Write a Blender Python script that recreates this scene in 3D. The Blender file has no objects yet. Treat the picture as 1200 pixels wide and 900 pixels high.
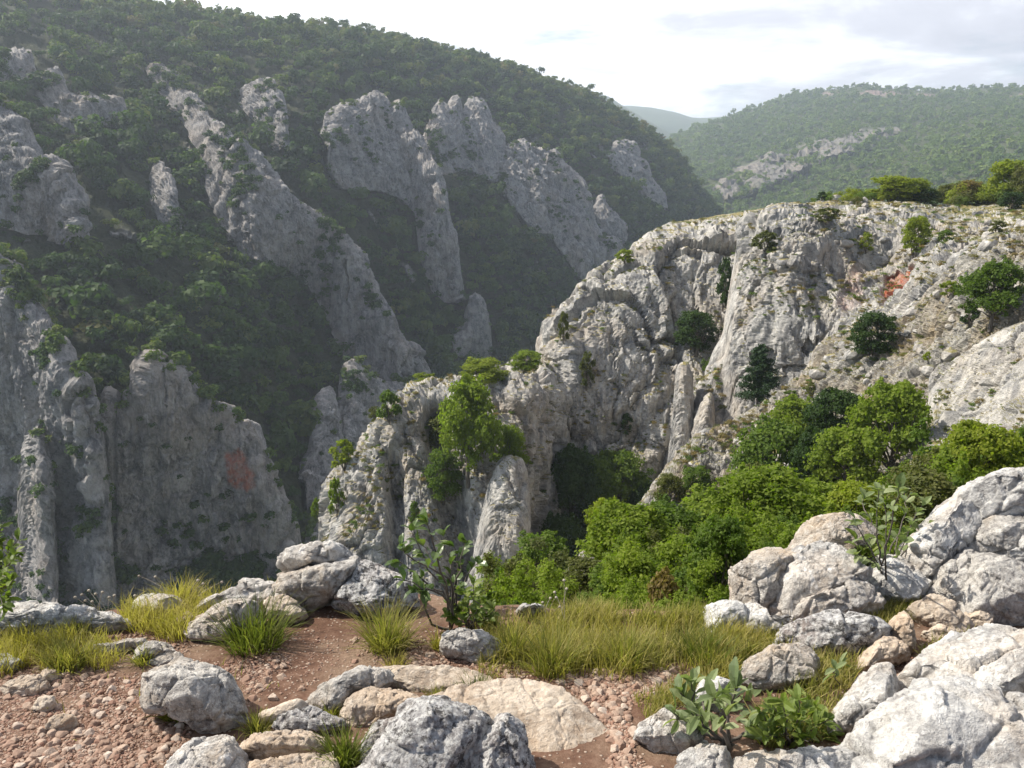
import bpy, bmesh, math, random
import numpy as np
from mathutils import Vector

R = math.radians
scene = bpy.context.scene
COL = scene.collection

# ------------------------------------------------------------------ camera
PITCH = R(14.9)
FOC = 942.0                      # focal length in photo pixels (1200 wide)
CAMZ = 1.6
cam_data = bpy.data.cameras.new('camera')
cam_data.sensor_width = 36.0
cam_data.lens = 36.0 * FOC / 1200.0
cam_data.clip_start = 0.05
cam_data.clip_end = 20000
cam = bpy.data.objects.new('camera', cam_data)
COL.objects.link(cam)
cam.location = (0, 0, CAMZ)
cam.rotation_euler = (R(90) - PITCH, 0, 0)
scene.camera = cam

# ------------------------------------------------------------------ light
SUN_AZ = R(-76)                  # from +Y, negative = to the left
SUN_EL = R(47)
world = bpy.data.worlds.new('World')
scene.world = world
world.use_nodes = True
SKY_STRENGTH = 0.085
sun_data = bpy.data.lights.new('sun', 'SUN')
sun_data.energy = 5.0
sun_data.angle = R(0.6)
sun_data.color = (1.0, 0.93, 0.81)
sun = bpy.data.objects.new('sun', sun_data)
COL.objects.link(sun)
_sd = Vector((math.sin(SUN_AZ) * math.cos(SUN_EL), math.cos(SUN_AZ) * math.cos(SUN_EL), math.sin(SUN_EL)))
sun.rotation_euler = _sd.to_track_quat('Z', 'Y').to_euler()
sun.location = (-40, 30, 60)
vs = scene.view_settings
vs.view_transform = 'Standard'
vs.look = 'None'
vs.gamma = 1
vs.exposure = 0.62
vs.use_curve_mapping = False
scene.cycles.max_bounces = 6
scene.cycles.diffuse_bounces = 3
scene.cycles.transmission_bounces = 3
scene.cycles.volume_bounces = 1
scene.cycles.use_denoising = True
scene.cycles.use_adaptive_sampling = True
scene.cycles.adaptive_threshold = 0.012

# ------------------------------------------------------------------ node helpers
class NT:
    def __init__(self, tree):
        self.t = tree
        self.n = tree.nodes
        self.l = tree.links
    def add(self, typ, **kw):
        nd = self.n.new(typ)
        for k, v in kw.items():
            if k.startswith('i_'):
                key = k[2:]
                key = int(key) if key.isdigit() else key.replace('_', ' ')
                if hasattr(v, 'is_linked') or isinstance(v, bpy.types.NodeSocket):
                    self.l.new(v, nd.inputs[key])
                else:
                    nd.inputs[key].default_value = v
            else:
                setattr(nd, k, v)
        return nd
    def link(self, a, b):
        self.l.new(a, b)
    def math(self, op, a, b=None, clamp=False):
        nd = self.n.new('ShaderNodeMath')
        nd.operation = op
        nd.use_clamp = clamp
        for i, v in enumerate((a, b)):
            if v is None: continue
            if isinstance(v, bpy.types.NodeSocket): self.l.new(v, nd.inputs[i])
            else: nd.inputs[i].default_value = v
        return nd.outputs[0]
    def ramp(self, fac, stops, interp='LINEAR'):
        nd = self.n.new('ShaderNodeValToRGB')
        cr = nd.color_ramp
        cr.interpolation = interp
        while len(cr.elements) < len(stops): cr.elements.new(0.5)
        for e, (p, c) in zip(cr.elements, stops):
            e.position = p
            if not hasattr(c, '__len__'): c = (c, c, c)
            e.color = (c[0], c[1], c[2], 1)
        if isinstance(fac, bpy.types.NodeSocket): self.l.new(fac, nd.inputs[0])
        return nd.outputs[0]
    def mix(self, fac, a, b, mode='MIX'):
        nd = self.n.new('ShaderNodeMix')
        nd.data_type = 'RGBA'
        nd.blend_type = mode
        for idx, v in ((0, fac), (6, a), (7, b)):
            if isinstance(v, bpy.types.NodeSocket): self.l.new(v, nd.inputs[idx])
            elif hasattr(v, '__len__'): nd.inputs[idx].default_value = (v[0], v[1], v[2], 1)
            else: nd.inputs[idx].default_value = v
        return nd.outputs[2]
    def noise(self, vec, scale, detail=4, rough=0.55, dist=0.0):
        nd = self.n.new('ShaderNodeTexNoise')
        nd.inputs['Scale'].default_value = scale
        nd.inputs['Detail'].default_value = detail
        nd.inputs['Roughness'].default_value = rough
        nd.inputs['Distortion'].default_value = dist
        self.l.new(vec, nd.inputs['Vector'])
        return nd.outputs['Fac']
    def vscale(self, vec, s):
        nd = self.n.new('ShaderNodeVectorMath')
        nd.operation = 'MULTIPLY'
        self.l.new(vec, nd.inputs[0])
        nd.inputs[1].default_value = s
        return nd.outputs[0]

def new_mat(name):
    m = bpy.data.materials.new(name)
    m.use_nodes = True
    t = NT(m.node_tree)
    for nd in list(t.n): t.n.remove(nd)
    out = t.add('ShaderNodeOutputMaterial')
    return m, t, out

# ------------------------------------------------------------------ world: sky + clouds
wt = NT(world.node_tree)
for nd in list(wt.n): wt.n.remove(nd)
w_out = wt.add('ShaderNodeOutputWorld')
w_bg = wt.add('ShaderNodeBackground', i_Strength=SKY_STRENGTH)
sky = wt.add('ShaderNodeTexSky', sky_type='NISHITA', sun_disc=False, sun_elevation=SUN_EL,
             sun_rotation=SUN_AZ, altitude=500, air_density=1.0, dust_density=2.0, ozone_density=1.0)
tc = wt.add('ShaderNodeTexCoord')
sep = wt.add('ShaderNodeSeparateXYZ', i_0=tc.outputs['Generated'])
hz = wt.math('MAXIMUM', sep.outputs[2], 0.0)
hz = wt.math('ADD', hz, 0.14)
px_ = wt.math('DIVIDE', sep.outputs[0], hz)
py_ = wt.math('DIVIDE', sep.outputs[1], hz)
cmb = wt.add('ShaderNodeCombineXYZ', i_0=px_, i_1=py_, i_2=0.3)
cn = wt.noise(cmb.outputs[0], 1.15, 9, 0.56, 0.25)
cover = wt.ramp(cn, [(0.30, 0.0), (0.46, 1.0)])
# the cloud bank stands ahead of the viewer, the sky behind is open and blue
front = wt.ramp(wt.math('ADD', wt.math('MULTIPLY', sep.outputs[1], 0.5), 0.5), [(0.42, 0.12), (0.72, 1.0)])
cover = wt.math('MULTIPLY', cover, front)
cmb2 = wt.add('ShaderNodeVectorMath', operation='ADD', i_0=cmb.outputs[0], i_1=(0.15, -0.35, 2.7))
cn2 = wt.noise(cmb2.outputs[0], 1.35, 9, 0.58, 0.3)
# clouds thicken to the right (east) of the view, the left part sits beside the sun and is bright
side = wt.math('MULTIPLY', sep.outputs[0], 0.42)
shade = wt.math('ADD', cn2, side)
ccol = wt.ramp(shade, [(0.44, (14.0, 14.1, 14.4)), (0.56, (10.0, 10.2, 10.8)), (0.68, (6.9, 7.0, 7.7)), (0.85, (5.6, 5.7, 6.4))])
skym = wt.mix(cover, sky.outputs[0], ccol)
wt.link(skym, w_bg.inputs['Color'])
wt.link(w_bg.outputs[0], w_out.inputs['Surface'])

# ------------------------------------------------------------------ numpy noise
def _hash(ix, iy, iz, seed):
    h = (ix.astype(np.uint32) * np.uint32(374761393) + iy.astype(np.uint32) * np.uint32(668265263)
         + iz.astype(np.uint32) * np.uint32(2147483647) + np.uint32((seed * 974711 + 12345) & 0xffffffff))
    h = (h ^ (h >> np.uint32(13))) * np.uint32(1274126177)
    h = (h ^ (h >> np.uint32(16))) * np.uint32(2246822519)
    return h ^ (h >> np.uint32(15))

def _u01(h):
    return (h & np.uint32(0xffffff)).astype(np.float64) / 16777216.0

def perlin(P, seed=0):
    P = np.asarray(P, dtype=np.float64)
    i = np.floor(P).astype(np.int64)
    f = P - i
    u = f * f * f * (f * (f * 6 - 15) + 10)
    res = 0
    for dx in (0, 1):
        for dy in (0, 1):
            for dz in (0, 1):
                h = _hash(i[:, 0] + dx, i[:, 1] + dy, i[:, 2] + dz, seed)
                gx = (h & np.uint32(1023)).astype(np.float64) / 511.5 - 1
                gy = ((h >> np.uint32(10)) & np.uint32(1023)).astype(np.float64) / 511.5 - 1
                gz = ((h >> np.uint32(20)) & np.uint32(1023)).astype(np.float64) / 511.5 - 1
                d = gx * (f[:, 0] - dx) + gy * (f[:, 1] - dy) + gz * (f[:, 2] - dz)
                w = (u[:, 0] if dx else 1 - u[:, 0]) * (u[:, 1] if dy else 1 - u[:, 1]) * (u[:, 2] if dz else 1 - u[:, 2])
                res = res + d * w
    return res * 1.2

def fbm(P, octv=4, seed=0, gain=0.5, lac=2.03, ridged=False):
    P = np.asarray(P, dtype=np.float64)
    a, s, tot = 1.0, 0.0, 0.0
    for o in range(octv):
        n = perlin(P + o * 17.3, seed + o)
        if ridged: n = 1 - 2 * np.abs(n)
        s = s + a * n
        tot += a
        a *= gain
        P = P * lac
    return s / tot

def worley(P, seed=0):
    """blocky facets: value of a random tilted plane in each cell, and F2-F1 (0 on the cracks)"""
    P = np.asarray(P, dtype=np.float64)
    i = np.floor(P).astype(np.int64)
    n = len(P)
    f1 = np.full(n, 9.0); f2 = np.full(n, 9.0); val = np.zeros(n)
    for dx in (-1, 0, 1):
        for dy in (-1, 0, 1):
            for dz in (-1, 0, 1):
                cx, cy, cz = i[:, 0] + dx, i[:, 1] + dy, i[:, 2] + dz
                h = _hash(cx, cy, cz, seed)
                h2 = _hash(cx, cy, cz, seed + 77)
                ox = P[:, 0] - (cx + (h & np.uint32(1023)) / 1023.0)
                oy = P[:, 1] - (cy + ((h >> np.uint32(10)) & np.uint32(1023)) / 1023.0)
                oz = P[:, 2] - (cz + ((h >> np.uint32(20)) & np.uint32(1023)) / 1023.0)
                d = ox * ox + oy * oy + oz * oz
                t1 = (h2 & np.uint32(255)) / 127.5 - 1
                t2 = ((h2 >> np.uint32(8)) & np.uint32(255)) / 127.5 - 1
                t3 = ((h2 >> np.uint32(16)) & np.uint32(255)) / 127.5 - 1
                t0 = ((h2 >> np.uint32(24)) & np.uint32(255)) / 127.5 - 1
                pl = 0.6 * t0 + 0.8 * (t1 * ox + t2 * oy + t3 * oz)
                m = d < f1
                f2 = np.where(m, f1, np.minimum(f2, d))
                val = np.where(m, pl, val)
                f1 = np.where(m, d, f1)
    return val, np.sqrt(f2) - np.sqrt(f1)

def smooth01(x):
    x = np.clip(x, 0, 1)
    return x * x * (3 - 2 * x)

# ------------------------------------------------------------------ pixel -> world
_cp, _sp = math.cos(PITCH), math.sin(PITCH)
def ray(u, v):
    xc = (np.asarray(u, float) - 600) / FOC
    yc = -(np.asarray(v, float) - 450) / FOC
    return xc, _cp + yc * _sp, -_sp + yc * _cp          # x, y, z
def at(u, v, Y):
    """the world point seen at photo pixel (u, v) whose world y is Y"""
    rx, ry, rz = ray(u, v)
    k = np.asarray(Y, float) / ry
    return np.stack(np.broadcast_arrays(rx * k, ry * k, CAMZ + rz * k), -1)
def to_px(P):
    P = np.asarray(P, float)
    x, y, z = P[..., 0], P[..., 1], P[..., 2] - CAMZ
    d = y * _cp - z * _sp
    up = y * _sp + z * _cp
    return 600 + FOC * x / d, 450 - FOC * up / d, d

def thin_plate(pts):
    """smooth interpolation of log Y through (u, v, Y) control points"""
    pts = np.array(pts, float)
    X = pts[:, :2] / 300.0
    y = np.log(pts[:, 2])
    def K(A, B):
        r2 = ((A[:, None] - B[None]) ** 2).sum(-1)
        return 0.5 * r2 * np.log(r2 + 1e-9)
    n = len(X)
    M = np.zeros((n + 3, n + 3))
    M[:n, :n] = K(X, X) + np.eye(n) * 0.01
    M[:n, n] = M[n, :n] = 1
    M[:n, n + 1:] = X
    M[n + 1:, :n] = X.T
    w = np.linalg.solve(M, np.concatenate([y, np.zeros(3)]))
    def f(u, v):
        shp = np.shape(u)
        Q = np.stack([np.ravel(u), np.ravel(v)], -1) / 300.0
        out = np.empty(len(Q))
        for s in range(0, len(Q), 50000):
            q = Q[s:s + 50000]
            out[s:s + 50000] = K(q, X) @ w[:n] + w[n] + q @ w[n + 1:]
        return np.exp(out).reshape(shp)
    return f

def poly_field(u, v, poly):
    """inside mask, distance to the border, and relative position between the left and right border"""
    p = np.array(poly, float)
    q = np.roll(p, -1, 0)
    u = np.ravel(u); v = np.ravel(v)
    inside = np.zeros(len(u), bool)
    dist = np.full(len(u), 1e9)
    left = np.full(len(u), -1e9); right = np.full(len(u), 1e9)
    for (x0, y0), (x1, y1) in zip(p, q):
        cr = (y0 > v) != (y1 > v)
        if y1 != y0:
            xi = x0 + (v - y0) * (x1 - x0) / (y1 - y0)
            inside ^= cr & (u < xi)
            left = np.where(cr & (xi <= u), np.maximum(left, xi), left)
            right = np.where(cr & (xi > u), np.minimum(right, xi), right)
        dx, dy = x1 - x0, y1 - y0
        t = np.clip(((u - x0) * dx + (v - y0) * dy) / (dx * dx + dy * dy + 1e-9), 0, 1)
        dist = np.minimum(dist, np.hypot(u - x0 - t * dx, v - y0 - t * dy))
    rel = np.where(inside, (u - left) / np.maximum(right - left, 1e-6), 0)
    return inside, dist, rel

def line_dist(u, v, line):
    p = np.array(line, float)
    u = np.ravel(u); v = np.ravel(v)
    dist = np.full(len(u), 1e9)
    for (x0, y0), (x1, y1) in zip(p[:-1], p[1:]):
        dx, dy = x1 - x0, y1 - y0
        t = np.clip(((u - x0) * dx + (v - y0) * dy) / (dx * dx + dy * dy + 1e-9), 0, 1)
        dist = np.minimum(dist, np.hypot(u - x0 - t * dx, v - y0 - t * dy))
    return dist

# ------------------------------------------------------------------ mesh helpers
def mesh_from(name, V, F, mat=None, smooth=False, attrs=None, uniform=True):
    """V (n,3); F (m,k) int array with equal-sized faces"""
    me = bpy.data.meshes.new(name)
    V = np.ascontiguousarray(V, dtype=np.float32); F = np.ascontiguousarray(F, dtype=np.int32)
    k = F.shape[1]
    me.vertices.add(len(V)); me.vertices.foreach_set('co', V.ravel())
    me.loops.add(F.size); me.loops.foreach_set('vertex_index', F.ravel())
    me.polygons.add(len(F))
    me.polygons.foreach_set('loop_start', np.arange(0, F.size, k, dtype=np.int32))
    me.polygons.foreach_set('loop_total', np.full(len(F), k, dtype=np.int32))
    me.polygons.foreach_set('use_smooth', np.full(len(F), smooth, dtype=bool))
    for an, arr in (attrs or {}).items():
        a = me.attributes.new(an, 'FLOAT', 'POINT')
        a.data.foreach_set('value', np.ascontiguousarray(arr, dtype=np.float32))
    me.update(calc_edges=True)
    if mat: me.materials.append(mat)
    return me

def link(name, me, parent=None, loc=None):
    o = bpy.data.objects.new(name, me)
    COL.objects.link(o)
    if parent: o.parent = parent
    if loc is not None: o.location = loc
    return o

def tag(o, label=None, cat=None, group=None, kind=None):
    if label: o['label'] = label
    if cat: o['category'] = cat
    if group: o['group'] = group
    if kind: o['kind'] = kind
    return o

def grid_faces(nr, nc):
    idx = np.arange(nr * nc).reshape(nr, nc)
    return np.stack([idx[:-1, :-1], idx[1:, :-1], idx[1:, 1:], idx[:-1, 1:]], -1).reshape(-1, 4)

def grid_normals(P, it=3):
    du = np.gradient(P, axis=1); dv = np.gradient(P, axis=0)
    n = np.cross(dv, du)
    n /= np.linalg.norm(n, axis=-1, keepdims=True) + 1e-12
    for _ in range(it):
        m = n.copy()
        m[1:-1, 1:-1] = (n[1:-1, 1:-1] * 2 + n[:-2, 1:-1] + n[2:, 1:-1] + n[1:-1, :-2] + n[1:-1, 2:]) / 6
        n = m / (np.linalg.norm(m, axis=-1, keepdims=True) + 1e-12)
    return n
# ------------------------------------------------------------------ rock and ground materials
def rock_material(name, unit, light=(0.46, 0.45, 0.43), dark=(0.17, 0.17, 0.175), warm=(0.42, 0.33, 0.24), warm_amt=0.25,
                  streak=0.6, pits=0.5, soil=(0.10, 0.075, 0.045), grass=(0.20, 0.17, 0.065), slope_lo=0.80, slope_hi=0.98,
                  bump=0.6, stain=True, use_slope=True, floor=(0.035, 0.04, 0.018), lichen=0.0):
    """weathered limestone; unit = size in metres of its main blotches"""
    m, t, out = new_mat(name)
    geo = t.add('ShaderNodeNewGeometry')
    pos = geo.outputs['Position']
    s = 1.0 / unit
    n_big = t.noise(pos, s * 0.35, 5, 0.6, 0.4)
    n_mid = t.noise(pos, s * 1.3, 8, 0.68, 0.3)
    n_fine = t.noise(pos, s * 7.0, 6, 0.72)
    vst = t.vscale(pos, (1.0, 1.0, 0.16))
    n_str = t.noise(vst, s * 2.2, 6, 0.65, 0.5)
    f = t.math('ADD', t.math('MULTIPLY', n_mid, 0.6), t.math('MULTIPLY', n_fine, 0.4))
    col = t.ramp(f, [(0.40, dark), (0.465, [a * 0.45 + b * 0.55 for a, b in zip(dark, light)]), (0.53, light), (0.63, [min(1, c * 1.25) for c in light])])
    wfac = t.ramp(n_big, [(0.46, 0.0), (0.66, 1.0)])
    wfac = t.math('MULTIPLY', wfac, warm_amt)
    col = t.mix(wfac, col, warm)
    sfac = t.ramp(n_str, [(0.50, 0.0), (0.62, 1.0)])
    col = t.mix(t.math('MULTIPLY', sfac, streak), col, dark)
    lf = t.ramp(t.noise(vst, s * 5.1, 4, 0.6), [(0.60, 0.0), (0.68, 1.0)])
    col = t.mix(t.math('MULTIPLY', lf, 0.55), col, [min(1, c * 1.5) for c in light])
    # pits and cracks
    vor = t.add('ShaderNodeTexVoronoi', feature='DISTANCE_TO_EDGE')
    warp = t.add('ShaderNodeVectorMath', operation='ADD')
    wn = t.add('ShaderNodeTexNoise', i_Scale=s * 2.5, i_Detail=4.0)
    t.link(pos, wn.inputs['Vector'])
    wsc = t.add('ShaderNodeVectorMath', operation='SCALE'); t.link(wn.outputs['Color'], wsc.inputs[0]); wsc.inputs['Scale'].default_value = unit * 0.55
    t.link(t.vscale(pos, (1, 1, 0.5)), warp.inputs[0]); t.link(wsc.outputs[0], warp.inputs[1])
    t.link(warp.outputs[0], vor.inputs['Vector']); vor.inputs['Scale'].default_value = s * 1.2
    crack = t.ramp(vor.outputs['Distance'], [(0.0, 0.0), (0.045, 1.0)])
    col = t.mix(t.math('MULTIPLY', t.math('SUBTRACT', 1.0, crack), 0.16 * pits), col, (0.06, 0.055, 0.055))
    pn = t.ramp(t.noise(pos, s * 11, 4, 0.65), [(0.60, 0.0), (0.70, 1.0)])
    col = t.mix(t.math('MULTIPLY', pn, pits * 0.7), col, (0.07, 0.068, 0.07))
    if lichen > 0:
        l1 = t.ramp(t.noise(pos, s * 2.6, 8, 0.78, 0.2), [(0.50, 0.0), (0.57, 1.0)])
        col = t.mix(t.math('MULTIPLY', l1, lichen), col, (0.085, 0.078, 0.075))
        l2 = t.ramp(t.noise(pos, s * 7.0, 6, 0.75), [(0.52, 0.0), (0.58, 1.0)])
        col = t.mix(t.math('MULTIPLY', l2, lichen * 0.8), col, (0.62, 0.61, 0.58))
    if stain:
        st = t.add('ShaderNodeAttribute', attribute_name='stain')
        sn = t.ramp(t.noise(pos, s * 3, 5, 0.7), [(0.34, 0.15), (0.6, 1.0)])
        col = t.mix(t.math('MULTIPLY', st.outputs['Fac'], sn), col, (0.36, 0.105, 0.055))
    if use_slope:
        # dry grass and soil settle on the ledges and flat tops
        nz = t.add('ShaderNodeSeparateXYZ', i_0=geo.outputs['Normal']).outputs[2]
        gn = t.noise(pos, s * 1.1, 5, 0.65)
        k = t.math('ADD', nz, t.math('MULTIPLY', t.math('SUBTRACT', gn, 0.5), 0.9))
        veg = t.ramp(k, [(slope_lo, 0.0), (slope_hi, 1.0)])
        gcol = t.ramp(n_fine, [(0.35, soil), (0.5, grass), (0.65, [c * 1.5 for c in grass])])
        gcol = t.mix(t.ramp(t.noise(pos, s * 0.8, 3), [(0.45, 0.0), (0.6, 0.7)]), gcol, (0.055, 0.075, 0.02))
        col = t.mix(veg, col, gcol)
    rk = t.add('ShaderNodeAttribute', attribute_name='soil')
    fl = t.ramp(n_fine, [(0.35, [c * 0.6 for c in floor]), (0.65, [c * 1.5 for c in floor])])
    col = t.mix(rk.outputs['Fac'], col, fl)
    bs = t.add('ShaderNodeBsdfPrincipled', i_Roughness=0.92)
    bs.inputs['Specular IOR Level'].default_value = 0.2
    t.link(col, bs.inputs['Base Color'])
    h = t.math('ADD', t.math('MULTIPLY', n_mid, 0.9), t.math('MULTIPLY', n_fine, 0.35))
    h = t.math('ADD', h, t.math('MULTIPLY', t.noise(pos, s * 28, 4, 0.7), 0.10))
    h = t.math('ADD', h, t.math('MULTIPLY', crack, 0.05 * pits))
    h = t.math('SUBTRACT', h, t.math('MULTIPLY', pn, 0.10 * pits))
    bp = t.add('ShaderNodeBump', i_Strength=bump, i_Distance=unit * 0.35)
    t.link(h, bp.inputs['Height'])
    t.link(bp.outputs[0], bs.inputs['Normal'])
    t.link(bs.outputs[0], out.inputs['Surface'])
    return m

M_FAR = rock_material('far_cliff_limestone', 6.0, light=(0.315, 0.30, 0.29), dark=(0.10, 0.10, 0.105), warm=(0.36, 0.29, 0.22), warm_amt=0.35,
                      use_slope=False, bump=0.7, streak=0.55)
M_MID = rock_material('ridge_limestone', 2.6, light=(0.39, 0.375, 0.35), dark=(0.15, 0.15, 0.155), warm=(0.38, 0.30, 0.215), warm_amt=0.45, streak=0.6, bump=0.55, pits=0.6)
M_SLOPE = rock_material('scree_limestone', 1.6, light=(0.39, 0.37, 0.335), dark=(0.14, 0.135, 0.13), warm=(0.30, 0.225, 0.135), warm_amt=0.75, streak=0.3,
                        slope_lo=0.72, slope_hi=1.0, bump=0.9, pits=0.7)

# ------------------------------------------------------------------ relief
def rock_relief(P, size, amp, seed=0, vstretch=0.45, rough=0.5):
    """limestone relief, in metres: tilted facets, vertical fissures and flutes, fine roughness"""
    w = np.stack([fbm(P / (size * 0.8) + 5.1 * k, 4, seed + 31 + k) for k in range(3)], -1) * size * 0.55
    Q = (P + w) * np.array([1, 1, vstretch * 0.7])
    f1, e1 = worley(Q / size, seed)
    f2, e2 = worley((P + w * 0.6) * np.array([1, 1, vstretch]) / (size * 0.33), seed + 5)
    f3, e3 = worley((P + w * 0.3) * np.array([1, 1, 0.8]) / (size * 0.11), seed + 9)
    h = f1 * 0.85 - 0.55 * np.exp(-(e1 / 0.07) ** 2)
    h += 0.40 * f2 - 0.12 * np.exp(-(e2 / 0.10) ** 2)
    h += rough * 0.16 * f3
    h += 1.15 * fbm(P * np.array([1, 1, 0.28]) / (size * 1.1), 6, seed + 60, gain=0.52, ridged=True)
    h += rough * 0.15 * fbm(P / (size * 0.14), 4, seed + 66, gain=0.6)
    h += 0.45 * fbm(P * np.array([1, 1, 0.10]) / (size * 0.30), 4, seed + 71, gain=0.6, ridged=True)
    return h * amp

SHEETS = {}
def sheet(name, crest, vbot, ctrl, du, dv, roll_w, roll_d, relief, mat, label, back=60, back_slope=0.7, extra=None, u_rng=None, smooth=False, kind='structure', nsm=4):
    """one solid hillside: crest line and depth are given, the mesh continues over the crest and down behind it"""
    crest = np.array(crest, float)
    u0, u1 = u_rng or (crest[0, 0], crest[-1, 0])
    nc = int((u1 - u0) / du) + 1
    uu = np.linspace(u0, u1, nc)
    vt = np.interp(uu, crest[:, 0], crest[:, 1])
    vb = np.interp(uu, [p[0] for p in vbot], [p[1] for p in vbot]) if hasattr(vbot, '__len__') else np.full(nc, vbot)
    vb = np.maximum(vb, vt + 4)
    nr = int(np.max(vb - vt) / dv) + 1
    tt = np.linspace(0, 1, nr)[:, None]
    U = np.repeat(uu[None], nr, 0)
    Vv = vt[None] + (vb - vt)[None] * tt
    f = thin_plate(ctrl)
    Y = f(U, Vv)
    Y0 = Y
    info = {}
    if extra:
        Y, info = extra(U, Vv, Y)
    d = line_dist(U, Vv, crest).reshape(U.shape)
    x = np.clip(d / roll_w, 0, 1)
    rl = roll_d * (1 - np.sqrt(np.clip(1 - (1 - x) ** 2, 0, 1)))
    Y = Y + rl
    P = at(U, Vv, Y)
    P0 = at(U, Vv, Y0 + rl)
    # behind the crest
    K = 9
    dist = back * (np.linspace(0, 1, K + 1)[1:] ** 2)[::-1]
    hd = P[0].copy() - np.array([0, 0, CAMZ]); hd[:, 2] = 0
    hd /= np.linalg.norm(hd, axis=1, keepdims=True)
    B = P[0][None] + hd[None] * dist[:, None, None]
    B[..., 2] -= back_slope * dist[:, None] ** 1.15 * 0.7 + 0.03 * dist[:, None]
    P = np.concatenate([B, P], 0)
    N = grid_normals(np.concatenate([B, P0], 0), nsm)
    full = {k: np.concatenate([np.repeat(a[:1], K, 0), a], 0) for k, a in info.items()}
    flat = P.reshape(-1, 3)
    h = relief(flat, full)
    h = h.reshape(P.shape[:2])
    # the relief stays finer than the mesh can carry where the surface turns edge-on
    sp = np.maximum(np.linalg.norm(np.gradient(P, axis=0), axis=-1), np.linalg.norm(np.gradient(P, axis=1), axis=-1))
    for _ in range(6):
        q = sp.copy(); q[1:-1, 1:-1] = np.maximum(sp[1:-1, 1:-1], (sp[:-2, 1:-1] + sp[2:, 1:-1] + sp[1:-1, :-2] + sp[1:-1, 2:]) / 4); sp = q
    h = h * np.clip(1.6 * np.median(sp) / sp, 0.06, 1.0)
    P = P + N * h[..., None]
    attrs = {k: a.ravel() for k, a in full.items()}
    me = mesh_from(name, P.reshape(-1, 3), grid_faces(*P.shape[:2]), mat, smooth, attrs)
    o = link(name, me)
    tag(o, label, 'cliff' if kind == 'thing' else None, None, kind)
    N2 = grid_normals(P)
    SHEETS[name] = dict(P=P[K:], N=N2[K:], u=uu, vt=vt, vb=vb, nr=nr, info=info, f=f)
    return o

def sheet_at(name, u, v):
    """point and normal of a hillside at photo pixel (u, v)"""
    S = SHEETS[name]
    u = np.atleast_1d(np.asarray(u, float)); v = np.atleast_1d(np.asarray(v, float))
    j = np.clip(np.round((u - S['u'][0]) / (S['u'][1] - S['u'][0])).astype(int), 0, len(S['u']) - 1)
    t = (v - S['vt'][j]) / (S['vb'][j] - S['vt'][j])
    i = np.clip(np.round(t * (S['nr'] - 1)).astype(int), 0, S['nr'] - 1)
    return S['P'][i, j], S['N'][i, j], (i, j), (t >= 0) & (t <= 1)

# ------------------------------------------------------------------ far side of the gorge
FAR_CREST = [(-150, -75), (-60, -40), (40, -22), (140, -4), (160, 0), (210, 9), (280, 19), (340, 27), (400, 31), (440, 37), (500, 51), (560, 65),
             (600, 75), (650, 94), (690, 107), (720, 124), (760, 150), (790, 176), (812, 206), (835, 238), (850, 258), (862, 285), (870, 320), (880, 360)]
FAR_CTRL = [(-150, 700, 185), (-150, 300, 240), (-150, 100, 330), (-150, -60, 560), (0, 700, 200), (0, 450, 222), (0, 300, 255), (0, 130, 330), (0, 0, 480), (0, -50, 580),
            (200, 720, 200), (200, 450, 232), (200, 300, 300), (200, 150, 400), (200, 15, 560), (350, 720, 210), (350, 560, 262), (350, 400, 330),
            (350, 250, 385), (350, 100, 500), (350, 30, 620), (500, 620, 300), (500, 560, 330), (500, 400, 420), (500, 250, 480), (500, 120, 600), (500, 52, 700),
            (650, 420, 500), (650, 600, 400), (650, 300, 545), (650, 200, 630), (650, 96, 800), (760, 330, 620), (760, 250, 700), (760, 155, 860), (850, 260, 860), (850, 400, 700)]
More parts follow.
